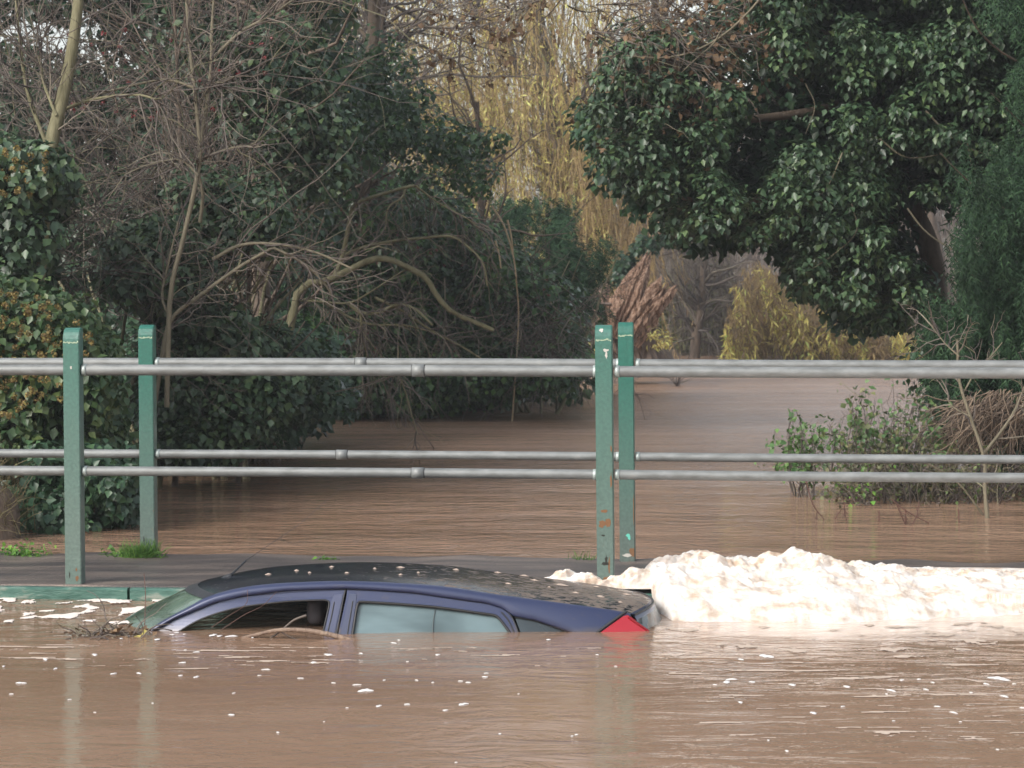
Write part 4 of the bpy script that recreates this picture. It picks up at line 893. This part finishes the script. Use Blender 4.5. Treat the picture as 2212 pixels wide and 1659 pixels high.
# ---- broken willow trunk
root = plant('broken_tree', (3.05, 47.5, -.1), 'leaning broken tree trunk with torn orange-brown wood behind the right posts', 'tree')
TORN = barkmat('torn_wood', (.34, .17, .10), (.52, .36, .26), 5, .85, (2.5, 2.5, .6))
tn = nz(TORN, coords(TORN, (4, 4, .35), (0, -.45, 0)), 6, 5, .75)
L(TORN, ramp(TORN, tn, [(.38, (.04, .024, .016)), (.47, (.22, .12, .07)), (.62, (.46, .32, .24))]), bsdf(TORN).inputs['Base Color']); bump(TORN, tn, .06)
ROUGHB = barkmat('furrowed_bark', (.05, .038, .032), (.2, .15, .12), 3.5, .95, (2.5, 2.5, .6))
def gnarl(P, r, n=40, sides=22, seed=0, amp=.22, jag=0.0, flat=1.0):
    Q = catmull(P, n); rr = np.interp(np.linspace(0, 1, n), np.linspace(0, 1, len(r)), r); V, F = tubes(Q[None], rr[None], sides)
    V = V.reshape(n, sides, 3)
    for i in range(n):
        for j in range(sides):
            a = j/sides*2*math.pi; d_ = V[i, j]-Q[i]; fz = noise.noise(Vector((math.cos(a)*2.2+seed, math.sin(a)*2.2, i*.05)))*amp*1.3-abs(noise.noise(Vector((math.cos(a)*7+seed, math.sin(a)*7, i*.05))))*amp*1.7+amp*.3
            V[i, j] = Q[i]+d_*(1+fz)
            if jag and i > n*.6: V[i, j] += (Q[-1]-Q[-2])/np.linalg.norm(Q[-1]-Q[-2])*jag*((i/n-.6)/.4)**2*(noise.noise(Vector((math.cos(a)*3+seed, math.sin(a)*3, 7)))*1.6+noise.noise(Vector((math.cos(a)*8+seed, math.sin(a)*8, 3))))
    V = V.reshape(-1, 3); c = len(V); V = np.concatenate([V, [Q[-1]-(Q[-1]-Q[-2])*2.5]]); k = (n-1)*sides
    F4 = F.tolist()+[[k+j, k+(j+1) % sides, c] for j in range(sides)]
    return V, F4
Yb = 47.5
def wpx(w): return w/FPX*Yb
V, F = gnarl([at(1385, 812, Yb), at(1372, 770, Yb), at(1352, 730, Yb), at(1348, 700, Yb), at(1362, 672, Yb)], [wpx(62), wpx(55), wpx(60), wpx(64), wpx(46)], 60, 64, seed=1.7, amp=.3); mesh('trunk', V, F, ROUGHB, root)
V, F = gnarl([at(1330, 735, Yb-.35), at(1345, 680, Yb-.3), at(1366, 625, Yb-.3), at(1388, 580, Yb-.1), at(1398, 556, Yb)], [wpx(34), wpx(38), wpx(27), wpx(15), wpx(5)], 50, 60, seed=4.1, jag=.2, amp=.3); mesh('splintered_spike', V, F, TORN, root)
V, F = gnarl([at(1352, 735, Yb-.5), at(1382, 690, Yb-.5), at(1408, 655, Yb-.5), at(1430, 628, Yb-.5)], [wpx(26), wpx(30), wpx(27), wpx(22)], 50, 60, seed=7.7, jag=.3, amp=.3); mesh('torn_stub', V, F, TORN, root)
V, F = gnarl([at(1318, 738, Yb-.2), at(1296, 690, Yb-.2), at(1296, 655, Yb-.1), at(1304, 622, Yb)], [wpx(26), wpx(22), wpx(17), wpx(12)], 50, 54, seed=9.2, jag=.3, amp=.3); mesh('torn_stub', V, F, barkmat('grey_torn_wood', (.14, .085, .06), (.30, .2, .15), 6), root)
bundle(root, 'ivy', [cover([(1325, 610), (1345, 560), (1385, 515), (1440, 490), (1450, 520), (1395, 545), (1365, 580), (1340, 625)], 60, 47.6, 48, (.12, .18), 40, .1)], IVYDK)
P = limb_px([(1416, 520), (1436, 480), (1470, 430), (1520, 380)], 47.8); bundle(root, 'upper_trunk', [traced(P, .1, .2, 16, 9)], TORN)
root = plant('shrub', waterbase(1430, 46), 'small yellow sprouting shrub at the foot of the broken trunk', 'shrub')
bundle(root, 'foliage', [cover([(1395, 730), (1420, 700), (1445, 720), (1450, 765), (1410, 772)], 26, 45.8, 46.6, (.12, .25), 26, .09, aspect=.35)], WILLOW); a = grow(np.repeat([[3.0, 46, 0]], 12, 0), RNG.normal(size=(12, 3))*.4+UP, .8, 6, .2); bundle(root, 'stems', [tubes(a, taper(a, .012), 3)], TWIG)

root = plant('willow_tree', (5.9, 70, -.1), 'drab brown leafless willow behind the broken trunk at the far end of the river', 'tree')
s_, l_ = willow(root, None, [(1430, 470), (1580, 500), (1590, 690), (1440, 690)], 520, 69, 72, 2.6, 7, .12, sway=(.05, 0)); bundle(root, 'strands', [s_], TWIG); bundle(root, 'foliage', [l_], leafmat('drab_leaf', [(0, (.08, .07, .035)), (.6, (.15, .13, .06)), (1, (.25, .23, .08))], .7, .3))
bundle(root, 'trunk', [traced([(5.9, 70.5, -.1), (5.8, 70.5, 2.5), (6.1, 70.5, 5.5)], .16, .06)], BARK)
evergreen('olive_bush', 'dull olive undergrowth bush at the far waterline between the broken trunk and the yellow willow', 'bush', [([(1425, 640), (1500, 620), (1600, 640), (1600, 750), (1425, 750)], 60, 70, 73, (.25, .5), 60, .14)], leafmat('olive_leaf', [(0, (.05, .06, .025)), (.6, (.09, .11, .045)), (1, (.16, .18, .06))], .7, .3), (5.2, 72, 0), tr=.04)
# ---- distant trees and wood
root = plant('tree', (5.6, 67, 0), 'thin dark-barked tree standing at the far water edge right of the broken trunk', 'tree')
P = limb_px([(1500, 775), (1505, 720), (1515, 660), (1520, 560), (1500, 480), (1490, 300)], 67); bundle(root, 'trunk', [traced(P, .15, .07, 20, 8)], BARK)
br = offshoots(catmull(P, 24)[None], 70, 2.2, 1.0, 8, .15, .05); b2 = offshoots(br, 700, .9, .9, 5, .2, .08); bundle(root, 'branches', [tubes(br, taper(br, .04, .012), 4), tubes(b2, taper(b2, .014), 3)], TWIG)
rs = random.Random(11)
FARB = pmat('far_bark', (.13, .10, .095), .9); FART = twigmat('far_twig', [(0, (.12, .095, .08)), (1, (.2, .155, .125))])
proto = None
for k in range(34):
    px = 560+k*58+rs.uniform(-18, 18); Yd = rs.uniform(84, 120); X0 = (px-1106)/FPX*Yd
    if k < 4:
        root = plant('bare_tree', (X0, Yd, .3), 'leafless tree in the far wood beyond the willows', 'tree', 'leafless trees of the far wood')
        b = np.array([X0, Yd, .3]); tr0 = grow(b[None], np.array([[rs.uniform(-.1, .1), 0, 1.]]), np.array([8.5]), 9, .05)
        b1 = offshoots(tr0, 46, 3.2, .8, 7, .14, 0, lo=.25, up=.5); b2 = offshoots(b1, 300, 1.3, .8, 5, .16); b3 = offshoots(b2, 1500, .6, .8, 3, .16)
        bundle(root, 'trunk', [tubes(tr0, np.linspace(.26, .06, 10)[None], 8)], FARB); bundle(root, 'crown', [tubes(b1, taper(b1, .07, .02), 4), tubes(b2, taper(b2, .026, .01), 3), tubes(b3, taper(b3, .014, .007), 3)], FART)
        proto = (proto or [])+[root]
    else:
        src = proto[k % 4]; root = src.copy(); COL.objects.link(root); root.location = (X0, Yd, .3); root.rotation_euler.z = rs.uniform(0, 6.28); q = rs.uniform(.75, 1.15); root.scale = (q, q, q)
        for ch in src.children: c_ = ch.copy(); COL.objects.link(c_); c_.parent = root
FU = leafmat('far_underwood', [(0, (.10, .10, .05)), (.5, (.17, .13, .09)), (1, (.22, .18, .09))], .9, .2)
q = np.stack([RNG.uniform(-8, 34, 1500), RNG.uniform(72, 120, 1500), np.zeros(1500)], 1); q = q[(river_dist(q[:, 0], q[:, 1]) > .8)]; q[:, 2] = .2+RNG.random(len(q))*np.clip((q[:, 1]-70)*.06, .5, 2.4)
tag(bundle(None, 'far_undergrowth', [clumps(q, RNG.uniform(.3, .8, len(q)), 46, .2, aspect=.5, up=.2)], FU), 'brown-green undergrowth along the far bank of the river', 'undergrowth', kind='stuff')
bare = np.stack([RNG.uniform(-6, 20, 2600), RNG.uniform(70.5, 80, 2600), np.full(2600, .0)], 1); bare = bare[river_dist(bare[:, 0], bare[:, 1]) > .2]
a = grow(bare, RNG.normal(size=bare.shape)*.18+UP, RNG.uniform(1, 4.5, len(bare)), 7, .1); tag(bundle(None, 'bare_brush', [tubes(a, taper(a, .018, .008), 3)], FART), 'pale brown leafless brush at the far end of the river', 'brush', kind='stuff')

# ---- right: ivy-laden tree
IVT = [(1290, -120), (1290, 290), (1345, 330), (1335, 400), (1400, 480), (1440, 500), (1530, 500), (1560, 560), (1690, 590), (1700, 630), (1820, 680), (1900, 680), (1940, 610), (1975, 520), (1960, 440), (2040, 400), (2110, 400), (2150, 300), (2230, 260), (2500, 260), (2500, -120)]
root = plant('ivy_tree', (4.0, 24, -.1), 'large tree smothered in glossy dark ivy overhanging the river on the right', 'tree')
RG = [([(1600, -120), (2250, -120), (2180, 100), (2080, 330), (1980, 420), (1900, 380), (1820, 330), (1700, 300), (1640, 130), (1580, 30)], 20),
      ([(1290, 170), (1360, 160), (1560, 190), (1640, 300), (1780, 330), (1900, 380), (1980, 420), (1960, 480), (1900, 560), (1880, 640), (1830, 650), (1740, 580), (1690, 525), (1560, 490), (1440, 440), (1340, 370), (1290, 280)], 24),
      ([(1350, 80), (1540, 60), (1620, 130), (1640, 180), (1540, 200), (1370, 180)], 13), ([(1700, 590), (1860, 600), (1950, 560), (2000, 640), (1960, 700), (1880, 690), (1790, 670)], 26),
      ([(1400, 420), (1480, 450), (1545, 470), (1520, 500), (1450, 490)], 22), ([(1950, 60), (2240, 60), (2240, 380), (2120, 400), (2060, 420), (1970, 410)], 20)]
ps = [cover(p, d*1.25, 22.4, 24.8, (.10, .26), 46, .066, cam_bias=.1, up=.75, aspect=.68, hang=1.5, squash=.6, gap=2.2) for p, d in RG]
ps2 = [cover(p, d*.85, 24.6, 26.2, (.25, .4), 60, .09, up=.8, hang=1.4, gap=6.1) for p, d in RG]
ps2.append(cover([(1500, -800), (2700, -800), (2500, -120), (1560, -120)], 1.6, 23, 27, (.5, .8), 100, .14))
bundle(root, 'foliage', ps, IVY); bundle(root, 'inner_foliage', ps2, IVYDK)
trk = [[(4.3, 25.2, -.2), at(2020, 600, 25.2), at(1960, 420, 25), at(1900, 200, 25), at(1860, -100, 25), at(1840, -600, 25)], [at(1960, 420, 25), at(1850, 400, 24.6), at(1700, 420, 24.4), at(1560, 440, 24), at(1440, 420, 24)], [at(1900, 200, 25), at(1760, 240, 24.6), at(1600, 260, 24.4), at(1440, 280, 24), at(1340, 300, 24)],
       [at(1960, 400, 25), at(1900, 520, 24.6), at(1820, 600, 24.2), at(1740, 600, 24)], [at(1880, 100, 25), at(1700, 60, 24.6), at(1560, 120, 24.4), at(1400, 240, 24)]]
bundle(root, 'trunk', [traced(p, r_, r_*.35, 24, 8) for p, r_ in zip(trk, (.13, .05, .055, .04, .045))], BARK)
root2 = root
fp = [traced(limb_px(lp, 22.5, 22.7), r_*.7, r_*.22, 20, 5) for lp, r_ in (([(1680, -60), (1640, 0), (1570, 70), (1500, 110), (1430, 125), (1330, 120), (1240, 135)], .02), ([(1560, 60), (1540, 95), (1500, 130), (1440, 190), (1395, 250)], .012), ([(1555, 75), (1590, 120), (1600, 150)], .01),
     ([(1960, 450), (2000, 500), (2060, 540), (2130, 570), (2220, 590)], .015), ([(1900, 300), (1960, 340), (2050, 330), (2100, 320)], .012), ([(1840, 440), (1850, 500), (1800, 550), (1740, 590)], .01), ([(1820, 330), (1790, 400), (1760, 430)], .012), ([(2000, 240), (2060, 300), (2120, 330), (2212, 350)], .016), ([(2090, 310), (2100, 380), (2085, 430)], .009), ([(1740, 180), (1760, 230), (1740, 290)], .009))]
bundle(root, 'outer_branches', fp, PALEBARK)
tw = offshoots(np.stack([catmull(limb_px(lp, 22.9), 20) for lp in ([(1200, 60), (1330, 70), (1450, 60), (1600, 0)], [(1150, 10), (1300, 10), (1450, -20), (1600, -60)], [(1240, 135), (1330, 120), (1430, 125), (1570, 70)], [(1300, -60), (1200, -20), (1100, 20), (1040, 60)])]), 130, .9, .9, 7, .2, .08)
t2 = offshoots(tw, 700, .35, .9, 4, .2, .05); bundle(root, 'twigs', [tubes(tw, taper(tw, .008), 3), tubes(t2, taper(t2, .004), 3)], TWIG)
bundle(root, 'withered_leaves', [leaves(t2[RNG.integers(0, 700, 1500), 3]+RNG.normal(size=(1500, 3))*.02, RNG.normal(size=(1500, 3)), .06, .8)], BROWNLEAF)

# ---- conifer at the right edge
root = plant('conifer_tree', (5.2, 22, -.1), 'feathery blue-green conifer hanging down the right edge to the water', 'tree')
CN = [([(2080, 330), (2200, 330), (2200, 700), (2020, 700), (2090, 560)], 26), ([(2120, -120), (2180, 20), (2190, 160), (2150, 300), (2260, 320), (2460, 320), (2460, -120)], 26), ([(2150, 300), (2110, 420), (2100, 520), (2020, 600), (1990, 680), (2030, 740), (2060, 790), (2460, 800), (2460, 300)], 38)]
V, F = yew_spray(CN, 0, 20.6, 22.6, .6, .048, .5); mesh('foliage', V, F, CONIF, root)
V, F = yew_spray([([(2130, 340), (2110, 600), (2060, 760), (2420, 780), (2420, -100), (2180, -100)], 16)], 0, 22.8, 24, .8, .07, .4); mesh('inner_foliage', V, F, YEW, root)
bundle(root, 'trunk', [traced([(5.2, 22.4, -.1), (5.2, 22.4, 2), (5.1, 22.4, 5)], .16, .08, 12, 8)], BARK)
br = [traced(limb_px(lp, 21.4, 20.8), .012, .005, 14, 4) for lp in ([(2230, 150), (2160, 110), (2110, 60), (2080, 0)], [(2240, 480), (2150, 440), (2080, 380), (2030, 330)], [(2240, 640), (2140, 620), (2060, 560)], [(2240, 300), (2180, 240), (2140, 200)])]
bundle(root, 'branches', br, BARK)
evergreen('dark_bush', 'shadowed dark bush at the water beneath the conifer on the right', 'bush', [([(2000, 760), (2420, 720), (2420, 1060), (2180, 1050), (2060, 900)], 13, 22.6, 24, (.2, .4), 70, .08)], IVYDK, (4.9, 23.4, -.1))

# ---- right bank: brambles, dead vine mass, standing sapling, dangling twigs
def bramble(label, poly, Y0, Y1, nleaf, nst, mat, base_px, leaf=.05, name='bramble', stemmat=TWIG):
    root = plant(name, waterbase(base_px, (Y0+Y1)/2), label, 'shrub')
    b = np.array(waterbase(base_px, (Y0+Y1)/2)); q = in_poly(poly, nst); C = at(q[:, 0], q[:, 1], RNG.uniform(Y0, Y1, nst))
    S_ = C*[1, 1, 0]+(b-C)*[.25, .25, 0]; mid = (S_+C)/2+RNG.normal(size=C.shape)*.08
    t = np.linspace(0, 1, 9)[None, :, None]; a = S_[:, None]*(1-t)**2+2*mid[:, None]*t*(1-t)+C[:, None]*t**2+RNG.normal(size=(nst, 9, 3))*.012
    s2 = offshoots(a, nst*3, .3, .9, 5, .2, .03); bundle(root, 'stems', [tubes(a, taper(a, .006), 3), tubes(s2, taper(s2, .003), 3)], stemmat)
    i = RNG.integers(0, len(s2), nleaf); k = RNG.integers(1, 6, nleaf); P = s2[i, k]+RNG.normal(size=(nleaf, 3))*.03; P = P[P[:, 2] > .02]
    bundle(root, 'leaves', [leaves(P, RNG.normal(size=P.shape)*.6+UP*.6+np.array([0, -.3, 0]), leaf, .75)], mat); return root
bramble('leafy green bramble stems trailing over the water at the left end of the right-hand scrub', [(1690, 880), (1730, 870), (1760, 920), (1760, 980), (1720, 970), (1700, 930)], 20.2, 21, 420, 22, leafmat('bramble_leaf', [(0, (.05, .12, .04)), (1, (.12, .22, .06))], .5), 1750)
bramble('green and brown bramble thicket behind the lower rails on the right', [(1780, 900), (1850, 840), (1930, 830), (2010, 870), (2060, 930), (2060, 990), (1950, 1000), (1800, 970)], 20.2, 21.6, 1400, 110, leafmat('bramble_leaf_mixed', [(0, (.04, .10, .035)), (.6, (.10, .18, .06)), (1, (.17, .16, .07))], .5), 1900)
bramble('low scrub of brown stems standing in the water below the rails on the right', [(1760, 1000), (1900, 980), (2100, 980), (2240, 1000), (2240, 1050), (2050, 1070), (1800, 1060)], 19.6, 20.6, 1900, 190, leafmat('scrub_leaf', [(0, (.06, .07, .03)), (.6, (.12, .10, .05)), (1, (.12, .2, .06))], .6), 2000, .04)
bramble('yellow-green sprout just above the water below the lowest rail on the right', [(1850, 1045), (1880, 1045), (1880, 1062), (1850, 1062)], 19.5, 19.7, 60, 6, BRIGHT, 1865, .04)
root = plant('dead_vine', waterbase(2150, 20.6), 'matted heap of dead brown vines drooping at the right edge below the top rail', 'vine')
n = 380; q = in_poly([(2060, 860), (2120, 840), (2240, 840), (2240, 900), (2100, 920)], n); C = at(q[:, 0], q[:, 1], RNG.uniform(20, 21, n)); a = grow(C, np.stack([RNG.normal(-.55, .3, n), RNG.normal(0, .2, n), np.full(n, -.6)], 1), RNG.uniform(.3, .8, n), 7, .32, .08); a[..., 2] = np.maximum(a[..., 2], 0)
bundle(root, 'stems', [tubes(a, taper(a, .006), 3)], twigmat('dead_vine', [(0, (.06, .042, .032)), (.6, (.125, .09, .065)), (1, (.22, .165, .115))]))
sapling('pale bare forked sapling standing in the water at the right edge', 18.6, [[(2134, 1135), (2128, 1060), (2125, 988), (2096, 900), (2072, 821), (2068, 735)], [(2125, 980), (2165, 929), (2192, 887), (2214, 835), (2240, 780)], [(2134, 1128), (2075, 1049), (2020, 1010), (1975, 990)], [(2096, 900), (2060, 880), (2045, 860)], [(2080, 850), (2110, 800), (2140, 770), (2165, 740)], [(2192, 887), (2230, 870)], [(2072, 770), (2040, 740), (2010, 700)]], [.018, .014, .009, .006, .007, .006, .006], PALEBARK, 46, tl=.4, name='bare_sapling')
def twig_hang(label, lines, Y, r=.006):
    root = plant('dangling_twig', tuple(at(lines[0][0][0], lines[0][0][1], Y)), label, 'twig'); ps = [traced(limb_px(l, Y), r, r*.5, 12, 4) for l in lines]
    P = np.stack([catmull(limb_px(l, Y), 12) for l in lines]); b = offshoots(P, 9*len(lines), .06, .9, 3, .15); ps.append(tubes(b, taper(b, r*.5), 3)); bundle(root, 'stems', ps, TWIGRED)
twig_hang('thin dark twig curving down over the water, leftmost below the right rails', [[(1742, 1040), (1754, 1085), (1772, 1112), (1800, 1143)], [(1800, 1143), (1805, 1120), (1815, 1104)], [(1765, 1105), (1763, 1125)]], 18.4)
twig_hang('short dark twig hanging over the water, second from the left below the right rails', [[(1824, 1085), (1827, 1118), (1839, 1146)]], 18.3)
twig_hang('straight dark twig hanging over the water near the middle below the right rails', [[(1899, 1104), (1898, 1147)], [(1915, 1132), (1930, 1157)]], 18.2)
twig_hang('forked dark twigs trailing over the water below the right rails', [[(1936, 1085), (1950, 1120), (1965, 1142), (1988, 1176)], [(1955, 1100), (1958, 1135)], [(1965, 1142), (1980, 1115), (1985, 1085)]], 18.0)
twig_hang('long low dark branch skimming the water beside the pale sapling', [[(1925, 1078), (1960, 1105), (2020, 1135), (2065, 1143)], [(2070, 1100), (2072, 1140), (2074, 1172)], [(2036, 1150), (2036, 1168)]], 18.1)

# ---- branches and rubbish caught against the car
root = empty('branch', tuple(side(600, 1370, .1)), 'bent bare branch washed against the side windows of the car', 'branch')
def sp3(pts, offs): P = side([p[0] for p in pts], [p[1] for p in pts], 0); P[:, 1] -= offs; return P
V, F = join([curve_tube(sp3([(518, 1372), (560, 1362), (608, 1352), (670, 1353), (728, 1364), (770, 1377)], .16), .007, .015, 30, 7), curve_tube(sp3([(768, 1377), (785, 1379), (802, 1380)], .16), .016, .010, 8, 7)]); mesh('stem', V, F, barkmat('stripped_branch', (.15, .10, .075), (.27, .2, .15), 30, .8), root, smooth=True)
V, F = join([curve_tube(sp3([(572, 1380), (600, 1364), (618, 1350), (640, 1332), (666, 1322)], .13), .004, .0065, 20, 5), curve_tube(sp3([(612, 1356), (640, 1370), (680, 1380)], .15), .003, .002, 10, 4)]); mesh('side_twig', V, F, TWIG, root)
root = empty('flood_twigs', tuple(at(290, 1372, 12.1)), 'thin red stems rising from the water in front of the windscreen pillar', 'twig')
ps = []
for l, r_ in (([(315, 1376), (317, 1330), (318, 1280), (315, 1236)], .003), ([(460, 1352), (500, 1325), (525, 1310), (537, 1295), (537, 1270)], .0022), ([(480, 1358), (530, 1325), (570, 1305), (600, 1275)], .0022)): ps.append(curve_tube(sp3(l, .06), r_, r_*.6, 14, 4))
bundle(root, 'stems', ps, TWIGRED)
root = empty('flood_debris', tuple(at(262, 1372, 12.25)), 'clump of twigs, scum and leaves caught on the drowned bonnet', 'debris')
c0 = np.array([*wp(248, 1374), .01]); n = 60; C = c0+RNG.normal(size=(n, 3))*[.08, .07, .004]; a = grow(C, RNG.normal(size=(n, 3))*[1, .6, .35]+np.array([-.1, 0, .2]), RNG.uniform(.05, .3, n), 6, .25, .08); a[..., 2] = np.maximum(a[..., 2], -.01)
bundle(root, 'twigs', [tubes(a, taper(a, .0035), 3)], TWIG); P = c0+RNG.normal(size=(60, 3))*[.12, .05, .006]+UP*.01; bundle(root, 'leaves', [leaves(P, RNG.normal(size=P.shape)*.4+UP, .035, .6, hang=.1)], BROWNLEAF)
o = mesh('floating_leaf', *leaves(np.array([[0., 0, .012], [.02, .01, .016], [-.02, .005, .01]]), np.array([[0, -.6, 1.], [.2, -.7, .8], [-.2, -.5, 1]]), .045, .75, hang=.1), pmat('yellow_leaf', (.36, .30, .08), .6)); o.location = (*wp(305, 1377), 0); tag(o, 'yellow leaf floating at the foot of the windscreen pillar', 'leaf')
for i, (px, py, r) in enumerate(((262, 1382, 6), (276, 1378, 8), (372, 1377, 7), (382, 1372, 5), (500, 1376, 15), (474, 1377, 9), (545, 1376, 8), (398, 1376, 5))):
    o = pad(px, py, r*.8); tag(o, 'white foam blob gathered along the flooded front end of the car', 'foam blob', 'foam blobs along the front of the car')
# loose scum on the roof
bits = []
for px, py, Yd, sx_, sy_ in ((587, 1241, 12.55, 17, 1), (638, 1231, 12.75, 12, 1), (670, 1236, 12.6, 9, 1), (748, 1236, 12.6, 9, 1), (720, 1228, 12.85, 10, 1), (804, 1226, 12.85, 9, 1), (850, 1227, 12.9, 24, 1), (865, 1245, 12.45, 13, 1), (900, 1235, 12.7, 12, 1), (990, 1233, 12.8, 14, 1), (1060, 1238, 12.9, 26, 1), (1120, 1246, 12.95, 30, 1), (1200, 1262, 12.9, 34, 1), (1270, 1268, 13.0, 30, 1), (1160, 1256, 12.8, 22, 1), (1100, 1262, 12.6, 14, 1), (1240, 1282, 12.7, 26, 1), (1300, 1290, 12.65, 22, 1), (1330, 1300, 12.5, 16, 1), (1180, 1272, 12.55, 14, 1), (1345, 1285, 12.8, 22, 1)):
    bits.append((px, py, sx_))
from mathutils.bvhtree import BVHTree
roofo = bpy.data.objects['roof']; orig = parent_origin(roofo.parent); T = BVHTree.FromPolygons([Vector(v.co)+orig for v in roofo.data.vertices], [tuple(p.vertices) for p in roofo.data.polygons])
rs = random.Random(3); Vs, Fs = [], []
for px, py, sz in bits[::1]:
    for q in range(1):
        u, z = ray(px+rs.uniform(-sz, sz)*.8, py+rs.uniform(-3, 3)); dirv = Vector((float(u), 1, float(z))).normalized(); hit = T.ray_cast(Vector((0, 0, EYE)), dirv)
        if hit[0] is None: continue
        nrm = hit[1] if hit[1].z > 0 else -hit[1]; t1 = Vector((1, 0, 0)); t1 = (t1-nrm*t1.dot(nrm)).normalized(); t2 = nrm.cross(t1); n = 12; b = len(Vs); rx = sz/449*rs.uniform(.3, .75); ry = rx*rs.uniform(.4, 1.2)
        Vs.append(hit[0]+nrm*.008)
        for i in range(n):
            a = 6.2832*i/n; k = rs.uniform(.6, 1.1); Vs.append(hit[0]+t1*rx*k*math.cos(a)+t2*ry*k*math.sin(a)+nrm*.0015)
        Fs += [(b, b+1+i, b+1+(i+1) % n) for i in range(n)]
tag(mesh('foam_scum', np.array([tuple(v) for v in Vs]), Fs, pmat('tan_scum', (.42, .33, .27), .8), smooth=False), 'tan and white scum splattered over the car roof', 'foam', kind='stuff')

# ------------------------------------------------------------------ thin haze volume, added to lift the shadows
hz = bpy.data.materials.new('shadow_lift_haze'); hz.use_nodes = True; hn = hz.node_tree; hn.nodes.clear()
pv = hn.nodes.new('ShaderNodeVolumePrincipled'); pv.inputs['Color'].default_value = (.86, .88, .92, 1); pv.inputs['Density'].default_value = .0011; pv.inputs['Anisotropy'].default_value = .2
ho = hn.nodes.new('ShaderNodeOutputMaterial'); hn.links.new(pv.outputs[0], ho.inputs['Volume'])
HV = [(x, y, z) for z in (-4, 24) for y in (-8, 128) for x in (-45, 50)]
tag(mesh('haze', HV, [(0, 2, 3, 1), (4, 5, 7, 6), (0, 1, 5, 4), (2, 6, 7, 3), (0, 4, 6, 2), (1, 3, 7, 5)], hz), 'thin haze over the river, added to lift the shadows', 'haze', kind='stuff')
